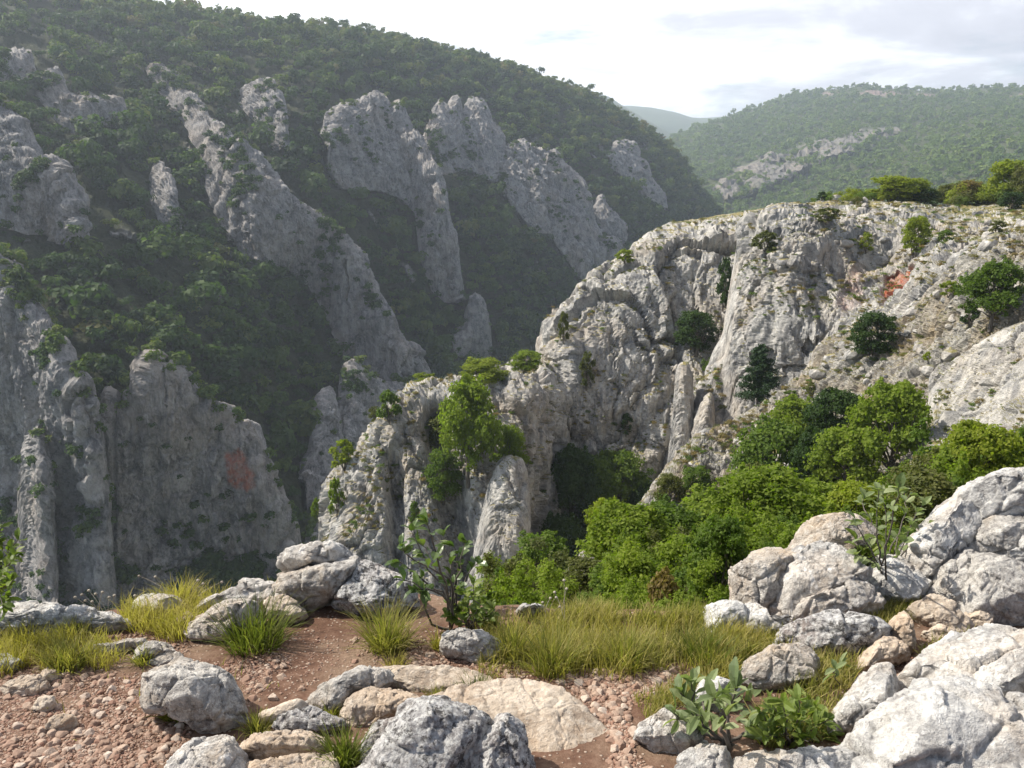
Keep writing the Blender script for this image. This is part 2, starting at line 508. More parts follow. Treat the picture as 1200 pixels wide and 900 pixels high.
FINS = [  # label, crest, lower edge (photo pixels), how far it stands out (m), relief size
    ('pale cliff band in the top left corner of the canyon wall', [(-120, 64), (-40, 62), (10, 60), (33, 62), (38, 84)], [(-120, 108), (22, 101), (38, 90)], 16, 12),
    ('small split crag high on the upper left canyon wall', [(46, 102), (54, 86), (65, 79), (72, 92), (78, 110), (100, 117), (118, 116), (135, 119), (145, 142)], [(46, 118), (70, 148), (85, 158), (100, 148), (145, 150)], 16, 11),
    ('broad sloping buttress at the left edge halfway up the wall', [(-120, 96), (-40, 104), (0, 118), (25, 143), (36, 168), (46, 190), (60, 189), (75, 192), (84, 215), (95, 240), (100, 277)], [(-120, 268), (0, 266), (30, 274), (58, 272), (78, 288), (100, 284)], 30, 15),
    ('longest limestone fin sweeping down the canyon wall to the right', [(174, 84), (180, 80), (200, 84), (218, 104), (235, 121), (246, 138), (262, 147), (272, 160), (290, 171), (302, 181), (315, 204), (330, 221), (345, 235), (365, 247), (385, 262), (400, 274), (420, 293), (436, 329),
      (455, 367), (466, 394), (478, 404), (490, 411), (501, 440), (506, 462)], [(174, 86), (198, 122), (215, 142), (238, 186), (248, 236), (268, 275), (288, 306), (330, 310), (360, 332), (378, 358), (400, 400), (430, 456), (460, 486), (490, 490), (506, 472)], 42, 15),
    ('shaded rock base under the lower end of the longest fin', [(396, 500), (402, 440), (412, 424), (430, 440), (450, 452), (480, 452), (500, 452), (506, 470)], [(396, 580), (430, 575), (470, 540), (506, 500)], 34, 13),
    ('short crag standing above the longest fin', [(284, 120), (290, 103), (300, 96), (318, 93), (330, 112), (338, 146), (338, 166)], [(284, 124), (308, 154), (322, 178), (338, 174)], 24, 11),
    ('slim rock tooth among the woods left of the longest fin', [(178, 222), (182, 198), (187, 196), (193, 200), (204, 226), (209, 268)], [(178, 238), (196, 282), (209, 276)], 16, 9),
    ('broad spired buttress in the middle of the canyon wall', [(380, 158), (386, 136), (392, 130), (402, 124), (418, 122), (440, 107), (450, 112), (456, 124), (468, 119), (480, 149), (492, 163), (503, 186), (512, 199), (522, 227), (525, 250), (534, 280), (540, 328), (543, 350)],
      [(380, 200), (396, 222), (440, 224), (466, 232), (486, 250), (492, 300), (506, 340), (524, 354), (543, 356)], 36, 14),
    ('row of small spires right of the broad spired buttress', [(498, 160), (505, 140), (514, 118), (520, 122), (526, 130), (535, 115), (542, 140), (552, 117), (566, 119), (577, 145), (587, 160), (594, 186), (596, 206)], [(498, 200), (520, 206), (545, 200), (574, 216), (596, 212)], 24, 12),
    ('ragged buttress far along the right part of the canyon wall', [(584, 200), (590, 180), (598, 170), (614, 166), (630, 177), (650, 176), (667, 199), (682, 213), (692, 234), (696, 262), (706, 282), (718, 278), (726, 284), (734, 312), (736, 334)],
      [(584, 222), (608, 258), (624, 276), (642, 276), (652, 292), (668, 312), (690, 346), (712, 342), (736, 340)], 30, 15),
    ('faint crag near the far right end of the canyon wall', [(712, 186), (722, 167), (734, 166), (744, 172), (757, 195), (765, 216), (779, 232)], [(712, 198), (733, 214), (748, 222), (760, 240), (779, 246)], 18, 14),
    ('little crag under the ragged far buttress', [(696, 244), (704, 231), (716, 247), (733, 268)], [(696, 254), (706, 272), (733, 288)], 12, 11),
    ('grey rock tooth low in the wooded canyon right of the longest fin', [(530, 404), (544, 380), (551, 353), (557, 343), (566, 351), (573, 380), (576, 410)], [(530, 416), (576, 418)], 26, 10),
    ('small dark crag beside the low rock tooth', [(498, 318), (504, 294), (514, 290), (526, 300), (534, 326), (536, 345)], [(498, 326), (512, 346), (536, 350)], 14, 10),
    ('shaded rock rib low in the gully below the longest fin', [(354, 562), (364, 530), (369, 486), (376, 466), (386, 455), (393, 486), (402, 526), (408, 572)], [(354, 596), (408, 600)], 18, 9),
    ('shaded rock foot behind the left end of the spur', [(340, 740), (350, 680), (360, 636), (376, 616), (392, 606), (420, 590), (440, 592), (470, 640), (482, 740)], [(340, 795), (482, 795)], 20, 10),
    ('great lower cliff with a red stain on its right shoulder', [(84, 560), (96, 512), (106, 500), (116, 496), (122, 476), (128, 454), (133, 462), (138, 480), (148, 476), (156, 456), (164, 430), (173, 412), (183, 410), (190, 426), (205, 423), (216, 430), (226, 440), (236, 467), (250, 472), (262, 474), (278, 498), (290, 494),
      (298, 498), (312, 539), (330, 579), (346, 611), (358, 680), (366, 770)], [(84, 795), (366, 795)], 24, 12),
    ('tall cliff pillar at the left edge beside the great lower cliff', [(-130, 286), (-40, 290), (0, 299), (20, 307), (30, 338), (46, 358), (62, 384), (80, 407), (88, 430), (100, 450), (112, 488), (120, 540), (128, 600), (140, 780)], [(-130, 795), (140, 795)], 32, 13),
    ('narrow grey pinnacle before the tall left pillar', [(18, 700), (24, 600), (30, 540), (36, 512), (43, 500), (50, 514), (57, 550), (62, 620), (66, 700)], [(18, 795), (66, 795)], 36, 8),
]
def fin_mask(u, v, grow=0.0):
    m = np.zeros(np.size(u), bool)
    for lab, crest, low, H, sz in FINS:
        ins, d, _ = poly_field(u, v, list(crest) + list(low)[::-1])
        m |= ins | (d < grow)
    return m
def far_extra(U, V, Y):
    shp = U.shape
    P = at(U, V, Y).reshape(-1, 3)
    u = U.ravel(); v = V.ravel()
    rock = fin_mask(u, v).astype(float)
    # gullies and small outcrops in the wooded slope
    n = fbm(P * np.array([1, 1, 0.7]) / 40.0, 4, 77, ridged=True)
    spots = smooth01((fbm(P * np.array([1, 1, 0.5]) / 17.0, 4, 91) - 0.26) / 0.08) * (v > 110) * (u < 820)
    spots *= (1 - smooth01((v - 330) / 60) * (u < 400))
    out = (9 * n + 5 * spots) * (1 - rock) - 16 * rock
    soil = 1 - np.maximum(rock, spots * 0.9)
    return (Y.ravel() - out).reshape(shp), {'soil': soil.reshape(shp), 'hole': rock.reshape(shp)}
def far_relief(P, info):
    return rock_relief(P, 18.0, 1.6, 11, 0.30, 1.0)
sheet('canyon_hillside', FAR_CREST, [(-150, 800), (360, 800), (480, 700), (620, 600), (880, 470)], FAR_CTRL, 2.2, 2.2, 30, 40, far_relief, M_FAR,
      'steep wooded far side of the canyon', back=500, back_slope=0.12, extra=far_extra)
FIN_NAMES = []
def fin(label, crest, low, H, size, seed):
    f = SHEETS['canyon_hillside']['f']
    c = np.array(crest, float); l = np.array(low, float)
    us = np.linspace(c[0, 0], c[-1, 0], 9)
    ctrl = []
    for i, u in enumerate(us):
        vt = np.interp(u, c[:, 0], c[:, 1]); vb = np.interp(u, l[:, 0], l[:, 1])
        q = i / 8.0
        ft = float(f(np.array([u]), np.array([vt]))[0]); fb = float(f(np.array([u]), np.array([vb]))[0])
        top = min(ft, fb + (ft - fb) * 0.55) - H * (0.45 + 0.55 * q)
        ctrl.append((u, vt, top))
        ctrl.append((u, max(vb, vt + 6), min(fb - H * 0.25, top + 4) if vb < 780 else min(fb - H * 0.75, top - 6)))
        ctrl.append((u, (vt + vb) / 2 + 1.5, top * 0.5 + (fb - H * 0.3) * 0.5 - H * 0.12 if vb < 780 else top - 3))
    name = 'rock_buttress' + ('' if not FIN_NAMES else '.%03d' % len(FIN_NAMES))
    FIN_NAMES.append(name)
    ext = None
    if 'red stain' in label:
        def ext(U, V, Y):
            P = at(U, V, Y).reshape(-1, 3)
            uu = U.ravel() + 16 * fbm(P / 7.0, 5, 601); vv = V.ravel() + 22 * fbm(P * np.array([1, 1, 0.5]) / 7.0 + 3, 5, 602)
            ins, d, _ = poly_field(uu, vv, [(262, 528), (280, 520), (292, 530), (301, 552), (300, 572), (285, 576), (264, 570)])
            return Y, {'stain': (0.8 * ins * smooth01(d / 7.0)).reshape(U.shape)}
    w = 10.0 if size < 12 else 16.0
    sheet(name, crest, low, ctrl, 1.4, 1.6, w, H * 0.35, lambda P, info: rock_relief(P, size, size * 0.15, seed, 0.24, 0.9) + rock_relief(P, size * 0.32, size * 0.055, seed + 3, 0.30, 1.0), M_FAR,
          label, back=H * 2.2, back_slope=0.55, extra=ext)
for _i, _a in enumerate(FINS):
    fin(*_a, 1100 + 13 * _i)

# ------------------------------------------------------------------ distant hills
def hill_material(name, scl, cols):
    m, t, out = new_mat(name)
    geo = t.add('ShaderNodeNewGeometry')
    n = t.noise(geo.outputs['Position'], scl, 6, 0.6)
    col = t.ramp(n, cols)
    bs = t.add('ShaderNodeBsdfPrincipled', i_Roughness=0.95)
    t.link(col, bs.inputs['Base Color'])
    t.link(bs.outputs[0], out.inputs['Surface'])
    return m
M_HILL = rock_material('distant_hill_ground', 16.0, light=(0.16, 0.15, 0.14), dark=(0.08, 0.08, 0.08), use_slope=False, floor=(0.05, 0.06, 0.022), bump=0.6)
HILL_CREST = [(740, 175), (765, 170), (795, 158), (812, 150), (845, 140), (880, 128), (910, 118), (928, 109), (965, 106), (1015, 101), (1050, 104), (1090, 107), (1130, 105), (1160, 102), (1200, 103), (1300, 101), (1420, 108)]
def hill_extra(U, V, Y):
    P = at(U, V, Y).reshape(-1, 3)
    u = U.ravel() + 9 * fbm(P / 60.0, 3, 301); v = V.ravel() + 9 * fbm(P / 60.0 + 7, 3, 302)
    rock = np.zeros(len(u))
    for poly in ([(836, 222), (850, 205), (870, 194), (900, 184), (930, 172), (965, 160), (1000, 153), (1050, 150), (1062, 157), (1032, 170), (1002, 188), (962, 195), (930, 214), (902, 225), (880, 236), (850, 240)],):
        ins, d, rel = poly_field(u, v, poly)
        rock = np.maximum(rock, ins * smooth01(d / 3.0) * smooth01((fbm(P * np.array([1, 1, 0.35]) / 38.0, 4, 306) + 0.32) / 0.2))
    meadow = np.zeros(len(u))
    for poly in ([(1005, 109), (1045, 108), (1060, 111), (1050, 115), (1010, 113)], [(962, 108), (985, 108), (985, 112), (964, 113)], [(1180, 113), (1200, 112), (1240, 113), (1200, 117)],
                 [(1080, 110), (1100, 112), (1090, 115), (1072, 113)]):
        ins, d, rel = poly_field(U, V, poly)
        meadow = np.maximum(meadow, ins * 1.0)
    rough = smooth01((fbm(P * np.array([1, 1, 0.5]) / 50.0, 3, 305) + 0.25) / 0.3)
    bare = rock * rough
    out = 25 * fbm(P / 150.0, 4, 311, ridged=True) + 26 * rock
    return Y - out.reshape(U.shape), {'rock': np.maximum(bare, meadow).reshape(U.shape), 'soil': (1 - np.maximum(bare, meadow)).reshape(U.shape), 'stain': 0.22 * meadow.reshape(U.shape)}
def hill_relief(P, info):
    return rock_relief(P, 45.0, 6.0, 21, 0.4) * (0.2 + info['rock'].ravel())
sheet('distant_hill', HILL_CREST, 330, [(760, 172, 1700), (830, 240, 1150), (830, 320, 950), (900, 120, 1900), (900, 220, 1150), (1000, 105, 1850), (1000, 170, 1250), (1000, 240, 950),
      (1100, 107, 1800), (1100, 170, 1150), (1200, 104, 1700), (1200, 170, 1000), (1200, 235, 700), (1400, 108, 1600), (1400, 230, 650), (1000, 320, 700), (1200, 320, 520)],
      2.5, 1.6, 14, 120, hill_relief, M_HILL, 'rounded green hill beyond the ridge with a pale cliff band', back=900, back_slope=0.05, extra=hill_extra)
M_BLUE = hill_material('wooded_far_hill', 0.02, [(0.3, (0.03, 0.05, 0.02)), (0.7, (0.06, 0.085, 0.035))])
def far_noise(a, s, sd):
    return lambda P, info: a * fbm(P / s, 5, sd)
sheet('far_blue_hill', [(560, 140), (620, 112), (665, 103), (690, 105), (713, 113), (735, 127), (757, 140), (790, 160), (840, 185), (900, 220)], 300,
      [(560, 140, 2500), (700, 108, 2500), (900, 220, 2200), (600, 300, 1900), (800, 300, 1850)], 3, 4, 20, 200, far_noise(22, 90.0, 401), M_BLUE,
      'hazy blue wooded hill behind the end of the canyon wall', back=900, back_slope=0.1, smooth=True)
sheet('horizon_hill', [(560, 150), (640, 135), (700, 126), (735, 124), (760, 126), (790, 131), (812, 138), (850, 137), (900, 134), (1000, 130), (1100, 130)], 300,
      [(560, 150, 3400), (760, 126, 3400), (1100, 130, 3400), (600, 300, 2600), (1000, 300, 2600)], 3, 4, 20, 300, far_noise(26, 120.0, 402), M_BLUE,
      'farthest pale blue hill low on the horizon', back=900, back_slope=0.05, smooth=True)

# ------------------------------------------------------------------ near limestone ridge
def mid_relief(size, amp, seed, vs=0.42, rough=0.7):
    return lambda P, info: rock_relief(P, size, amp * 0.72, seed, vs * 0.62, rough) + rock_relief(P, size * 0.3, amp * 0.24, seed + 3, vs * 0.6, rough)
D1_CREST = [(530, 480), (565, 449), (590, 438), (612, 429), (630, 421), (640, 401), (650, 379), (665, 361), (680, 346), (700, 326), (720, 306), (745, 289), (770, 271), (790, 263), (830, 257), (870, 251), (900, 246), (940, 250)]
sheet('limestone_dome', D1_CREST, 740, [(530, 480, 104), (600, 435, 108), (660, 370, 112), (745, 290, 118), (830, 258, 122), (930, 250, 124), (600, 700, 92), (700, 640, 97), (700, 480, 106), (700, 400, 109),
      (800, 560, 101), (800, 400, 112), (860, 330, 114), (900, 560, 100), (780, 480, 105)], 1.7, 1.7, 55, 13, lambda P, info: mid_relief(7.5, 1.25, 41)(P, info) + rock_relief(P, 17.0, 1.9, 141, 0.16, 0.2), M_MID,
      'tall rounded grey limestone dome in the middle of the ridge', back=50, back_slope=0.9)
D2_CREST = [(796, 560), (803, 520), (810, 497), (826, 460), (839, 428), (850, 392), (856, 357), (861, 325), (866, 295), (873, 269), (885, 253), (905, 247), (930, 242), (960, 238), (1000, 235), (1040, 238), (1080, 241),
            (1130, 241), (1200, 239), (1330, 232)]
def d2_extra(U, V, Y):
    P = at(U, V, Y).reshape(-1, 3)
    u = U.ravel() + 8 * fbm(P / 2.5, 4, 501); v = V.ravel() + 8 * fbm(P / 2.5 + 4, 4, 502)
    # hollow under the plateau with a red cave mouth
    hol = np.exp(-(((u - 1035) / 48) ** 2 + ((v - 318) / 42) ** 2)) * 6.0
    ins, d, rel = poly_field(u, v, [(1042, 334), (1058, 324), (1082, 318), (1080, 344), (1066, 360), (1044, 372)])
    st = ins * smooth01(d / 7.0)
    ins2, d2, _ = poly_field(u, v, [(985, 335), (1010, 318), (1030, 330), (1030, 370), (1000, 385), (980, 372)])
    st2 = ins2 * smooth01(d2 / 14.0) * 0.28
    return Y + (hol + st * 1.5).reshape(U.shape), {'stain': np.maximum(st, st2).reshape(U.shape)}
def d2_relief(P, info):
    return rock_relief(P, 15.0, 1.5, 143, 0.16, 0.2) + rock_relief(P, 6.0, 0.7, 43, 0.24, 0.75) + rock_relief(P, 1.8, 0.18, 44, 0.20, 0.9)
sheet('limestone_buttress', D2_CREST, [(796, 640), (1000, 620), (1330, 500)], [(803, 520, 88), (840, 430, 93), (866, 295, 99), (960, 238, 112), (1100, 241, 115), (1200, 239, 112), (1330, 232, 108), (900, 262, 100), (960, 275, 97), (960, 320, 92),
      (960, 440, 86), (900, 400, 88), (860, 480, 86), (1040, 330, 86), (1040, 270, 96), (1100, 275, 93), (1100, 320, 82), (1200, 275, 84), (1200, 320, 68), (1330, 300, 70), (1000, 600, 78), (1300, 480, 60), (850, 620, 80)],
      1.7, 1.4, 14, 3.6, d2_relief, M_MID, 'pale limestone buttress with a grassy flat top and a rust red hollow', back=120, back_slope=0.25, extra=d2_extra)
D3_CREST = [(640, 740), (660, 704), (690, 668), (720, 632), (745, 604), (765, 576), (790, 546), (815, 521), (835, 506), (870, 489), (905, 467), (935, 446), (950, 429), (958, 409), (975, 395), (1000, 383), (1040, 380),
            (1060, 370), (1080, 352), (1110, 324), (1150, 294), (1200, 276), (1330, 250)]
sheet('scree_slope', D3_CREST, [(640, 800), (1330, 800)], [(660, 704, 52), (745, 604, 60), (835, 506, 72), (950, 430, 76), (1060, 359, 75), (1200, 276, 62), (1330, 250, 57), (850, 560, 64), (1000, 480, 65), (1100, 450, 58), (1200, 400, 53),
      (1200, 480, 48), (1330, 400, 48), (900, 650, 52), (1100, 560, 46), (1200, 600, 36), (700, 750, 47), (1000, 760, 38), (1330, 750, 28), (1000, 420, 70), (1120, 350, 64)],
      1.6, 1.3, 12, 2.2, mid_relief(3.6, 0.85, 47, 0.6, 1.1), M_SLOPE, 'broken rocky slope of rubble, dry grass and pale slabs', back=14, back_slope=1.2)
D4_CREST = [(362, 740), (376, 690), (382, 640), (386, 612), (393, 576), (404, 556), (414, 541), (426, 519), (440, 496), (452, 483), (466, 473), (485, 463), (505, 454), (530, 449), (555, 446), (575, 441), (600, 439), (625, 436),
      (642, 436), (654, 462), (666, 510), (672, 560), (678, 630), (684, 740)]
def d4_extra(U, V, Y):
    # vertical gullies cut back into the spur
    g = 5.5 * np.exp(-((U - (520 + (V - 500) * 0.10)) / 15.0) ** 2) * smooth01((V - 470) / 40)
    g += 3.0 * np.exp(-((U - 468) / 8.0) ** 2) * smooth01((V - 520) / 40)
    return Y + g, {'stain': np.zeros(U.shape)}
sheet('limestone_spur', D4_CREST, 780, [(376, 700, 82), (400, 560, 90), (500, 454, 97), (600, 440, 99), (642, 440, 103), (666, 520, 101), (680, 700, 95), (400, 690, 80), (500, 600, 86), (500, 520, 92), (600, 600, 88), (620, 500, 94), (640, 600, 95), (500, 760, 78), (620, 740, 86)],
      1.6, 1.6, 34, 9, lambda P, info: mid_relief(5.0, 1.0, 53, 0.30, 0.75)(P, info) + rock_relief(P, 10.0, 1.1, 153, 0.13, 0.2), M_MID, 'fluted limestone spur with bushes below the dome', back=45, back_slope=0.9, extra=d4_extra)
D5_CREST = [(536, 740), (549, 690), (558, 655), (565, 625), (571, 595), (577, 567), (583, 547), (590, 538), (599, 534), (608, 537), (614, 551), (618, 576), (622, 620), (624, 660), (620, 740)]
sheet('rock_pinnacle', D5_CREST, 790, [(540, 740, 76), (600, 540, 81), (620, 700, 79), (570, 620, 79), (600, 640, 76)], 1.4, 1.5, 18, 4.5, mid_relief(3.4, 0.6, 59, 0.34, 0.75), M_MID,
      'slim pale limestone pinnacle standing in front of the spur', back=12, back_slope=1.6)
sheet('rock_spire', [(784, 560), (789, 510), (792, 470), (795, 442), (799, 429), (804, 428), (808, 440), (811, 470), (814, 520), (816, 560)], 590, [(790, 560, 84), (800, 430, 86), (814, 560, 84), (800, 500, 85)], 1.2, 1.5, 9, 2.5,
      mid_relief(2.4, 0.4, 63, 0.34, 0.75), M_MID, 'narrow grey rock spire in the cleft between dome and buttress', back=6, back_slope=1.6)
sheet('rock_spire', [(800, 580), (806, 540), (812, 510), (820, 482), (827, 466), (832, 462), (836, 470), (837, 500), (838, 540), (840, 570)], 600, [(806, 560, 80), (828, 466, 83), (838, 560, 80), (820, 520, 81)], 1.2, 1.5, 9, 2.5,
      mid_relief(2.4, 0.4, 65, 0.34, 0.75), M_MID, 'second rock spire leaning against the foot of the buttress', back=6, back_slope=1.6)
sheet('pale_slab', [(1062, 600), (1070, 545), (1082, 500), (1094, 455), (1104, 436), (1122, 424), (1150, 402), (1180, 386), (1210, 374), (1330, 356)], 600,
      [(1075, 580, 43.5), (1085, 500, 50), (1100, 450, 55), (1150, 405, 52), (1200, 380, 51), (1200, 480, 45), (1200, 580, 37), (1330, 370, 45), (1330, 580, 34), (1120, 520, 47)], 1.4, 1.4, 10, 1.6,
      lambda P, info: rock_relief(P, 4.5, 0.42, 67, 0.5, 0.5) + rock_relief(P, 1.3, 0.10, 68, 0.5, 0.8), M_MID, 'smooth pale rock slab above the gully trees on the right', back=8, back_slope=1.0)
# low ribs of rock between the bushes of the gully
sheet('rock_rib', [(650, 770), (657, 715), (664, 690), (674, 664), (688, 644), (700, 634), (712, 642), (722, 668), (735, 740)], 790, [(657, 715, 19), (700, 636, 21), (722, 680, 20), (690, 760, 17)], 1.6, 1.8, 12, 1.5,
      mid_relief(1.6, 0.22, 61, 0.4, 0.8), M_SLOPE, 'thin grey rock rib rising out of the gully bushes', back=3, back_slope=1.5)

# ------------------------------------------------------------------ gully slope below the viewpoint
GULLY_CREST = [(545, 712), (600, 702), (640, 690), (680, 676), (740, 658), (780, 644), (830, 628), (880, 618), (940, 608), (1000, 600), (1100, 588), (1200, 572), (1330, 556)]
M_SOIL = rock_material('gully_soil', 0.8, light=(0.30, 0.27, 0.22), dark=(0.06, 0.055, 0.035), warm=(0.12, 0.09, 0.05), warm_amt=0.8, floor=(0.04, 0.045, 0.02), slope_lo=0.3, slope_hi=0.7)
sheet('gully_slope', GULLY_CREST, 800, [(545, 712, 22), (640, 690, 26), (780, 644, 32), (940, 608, 32), (1200, 572, 28), (1330, 556, 26), (600, 735, 7), (600, 770, 4.4), (700, 740, 6.5), (700, 705, 13), (850, 740, 6.0),
      (850, 670, 16), (1000, 680, 10), (1000, 630, 20), (1200, 680, 8), (1200, 620, 17), (1330, 680, 7), (900, 800, 4.3), (600, 800, 3.9), (1200, 800, 4.3)], 3, 3, 12, 2.0,
      lambda P, info: 0.25 * fbm(P / 2.0, 4, 71), M_SOIL, 'wooded gully slope dropping away below the viewpoint', back=10, back_slope=1.2, smooth=True)

# the canyon floor, one sheet out to the horizon
n = 60
gx = np.linspace(-9000, 9000, n); gy = np.linspace(-1500, 12000, n)
GX, GY = np.meshgrid(gx, gy)
GP = np.stack([GX, GY, np.full_like(GX, -190.0)], -1)
tag(link('valley_floor', mesh_from('valley_floor', GP.reshape(-1, 3), grid_faces(n, n)[:, ::-1], M_BLUE, True)), 'wooded valley floor deep below the cliffs', kind='structure')
# ------------------------------------------------------------------ air
bpy.ops.mesh.primitive_cube_add(size=1)
hb = bpy.context.object
hb.name = 'haze'; hb.data.name = 'haze'
lo = np.array([-12000, -1600, -191.5]); hi = np.array([12000, 12500, 300.0])
hb.location = tuple((lo + hi) / 2); hb.scale = tuple(hi - lo)
hm, ht, hout = new_mat('haze_air')
pv = ht.add('ShaderNodeVolumePrincipled', i_Density=0.00022, i_Anisotropy=0.45, i_Color=(0.76, 0.86, 1.0, 1))
ht.link(pv.outputs[0], hout.inputs['Volume'])
hb.data.materials.append(hm)
tag(hb, 'thin blue summer haze filling the canyon', kind='stuff')

# ------------------------------------------------------------------ leaves
def leaf_material(name, cols, trans=0.42, rough=0.6, obj_var=0.5, spec=0.15):
    m, t, out = new_mat(name)
    at_ = t.add('ShaderNodeAttribute', attribute_name='tint')
    oi = t.add('ShaderNodeObjectInfo')
    f = t.math('ADD', t.math('MULTIPLY', at_.outputs['Fac'], 1.0 - 0.5 * obj_var), t.math('MULTIPLY', oi.outputs['Random'], 0.5 * obj_var))
    k = len(cols)
    col = t.ramp(f, [(i / (k - 1), c) for i, c in enumerate(cols)])
    bs = t.add('ShaderNodeBsdfPrincipled', i_Roughness=rough)
    bs.inputs['Specular IOR Level'].default_value = spec
    t.link(col, bs.inputs['Base Color'])
    tl = t.add('ShaderNodeBsdfTranslucent')
    t.link(t.mix(1.0, col, (1.25, 1.45, 0.55), 'MULTIPLY'), tl.inputs['Color'])
    mx = t.add('ShaderNodeMixShader', i_0=trans)
    t.link(bs.outputs[0], mx.inputs[1]); t.link(tl.outputs[0], mx.inputs[2])
    t.link(mx.outputs[0], out.inputs['Surface'])
    return m
M_WOOD_FAR = leaf_material('far_wood_leaves', [(0.020, 0.042, 0.012), (0.040, 0.075, 0.018), (0.070, 0.112, 0.024), (0.125, 0.155, 0.034), (0.15, 0.125, 0.05)], 0.35, obj_var=0.0)
M_HILL_WOOD = leaf_material('distant_wood_leaves', [(0.055, 0.095, 0.022), (0.09, 0.14, 0.028), (0.13, 0.18, 0.036), (0.19, 0.21, 0.05)], 0.35, obj_var=0.0)
M_LEAF = {
    'bright': leaf_material('bright_green_leaves', [(0.105, 0.15, 0.020), (0.155, 0.205, 0.026), (0.21, 0.255, 0.04)], 0.5),
    'green': leaf_material('mid_green_leaves', [(0.060, 0.100, 0.020), (0.095, 0.145, 0.024), (0.14, 0.185, 0.034)], 0.45),
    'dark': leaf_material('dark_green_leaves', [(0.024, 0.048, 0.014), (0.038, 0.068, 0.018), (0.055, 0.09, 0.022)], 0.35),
    'yellow': leaf_material('yellow_green_leaves', [(0.14, 0.18, 0.02), (0.20, 0.235, 0.028), (0.25, 0.27, 0.04)], 0.5),
    'olive': leaf_material('olive_green_leaves', [(0.07, 0.085, 0.025), (0.10, 0.11, 0.032), (0.13, 0.13, 0.04)], 0.4),
    'tan': leaf_material('drying_tan_leaves', [(0.16, 0.12, 0.05), (0.20, 0.15, 0.06), (0.16, 0.155, 0.05)], 0.4),
    'pine': leaf_material('pine_needles', [(0.020, 0.040, 0.020), (0.030, 0.056, 0.026), (0.045, 0.075, 0.03)], 0.2),
}
def bark_material(name, a, b):
    m, t, out = new_mat(name)
    geo = t.add('ShaderNodeNewGeometry')
    n = t.noise(t.vscale(geo.outputs['Position'], (1, 1, 0.3)), 14, 5, 0.65)
    bs = t.add('ShaderNodeBsdfPrincipled', i_Roughness=0.9)
    t.link(t.ramp(n, [(0.35, a), (0.65, b)]), bs.inputs['Base Color'])
    bp = t.add('ShaderNodeBump', i_Strength=0.6, i_Distance=0.02); t.link(n, bp.inputs['Height']); t.link(bp.outputs[0], bs.inputs['Normal'])
    t.link(bs.outputs[0], out.inputs['Surface'])
    return m
M_BARK = bark_material('grey_brown_bark', (0.05, 0.042, 0.035), (0.14, 0.12, 0.10))

def unit_dirs(rng, n):
    d = rng.normal(size=(n, 3))
    return d / np.linalg.norm(d, axis=1, keepdims=True)

def leaf_quads(rng, C, N, size, aspect=1.5, fold=0.25):
    """pointed four-cornered leaf faces at C facing N"""
    n = len(C)
    a = np.cross(N, unit_dirs(rng, n)); a /= np.linalg.norm(a, axis=1, keepdims=True) + 1e-9
    b = np.cross(N, a)
    s = (size if np.ndim(size) else np.full(n, size))[:, None]
    L = a * s * aspect * 0.5; W = b * s * 0.5; up = N * s * fold
    Q = np.stack([C - L, C + W - L * 0.1 + up * 0.5, C + L, C - W - L * 0.1 + up * 0.5], 1)
    return Q.reshape(-1, 3)

def blob_leaves(rng, blobs, total, size, shell=0.55, up=0.35, jitter=0.55):
    """leaves spread through the outer part of a set of clumps"""
    w = np.array([r[1] ** 2 for r in blobs]); w = w / w.sum()
    cs, ns, ts = [], [], []
    for (c, r, sq), k in zip(blobs, (w * total).astype(int) + 1):
        d = unit_dirs(rng, k)
        d[:, 2] = np.where(d[:, 2] < -0.35, -d[:, 2], d[:, 2])
        rad = r * (shell + (1 - shell) * rng.random(k) ** 0.6) * (1 + 0.18 * rng.normal(size=k))
        cs.append(np.array(c) + d * rad[:, None] * np.array([1, 1, sq]))
        nn = d + rng.normal(size=(k, 3)) * jitter; nn[:, 2] += up
        ns.append(nn / (np.linalg.norm(nn, axis=1, keepdims=True) + 1e-9))
        ts.append(np.clip(rng.normal(0.5 + rng.normal() * 0.18, 0.16, k), 0, 1))
    C = np.concatenate(cs); N = np.concatenate(ns); T = np.concatenate(ts)
    S = size * (0.65 + 0.7 * rng.random(len(C)))
    return leaf_quads(rng, C, N, S), np.repeat(T, 4)

def quads_mesh(name, V, T, mat):
    F = np.arange(len(V)).reshape(-1, 4)
    return mesh_from(name, V, F, mat, False, {'tint': T})

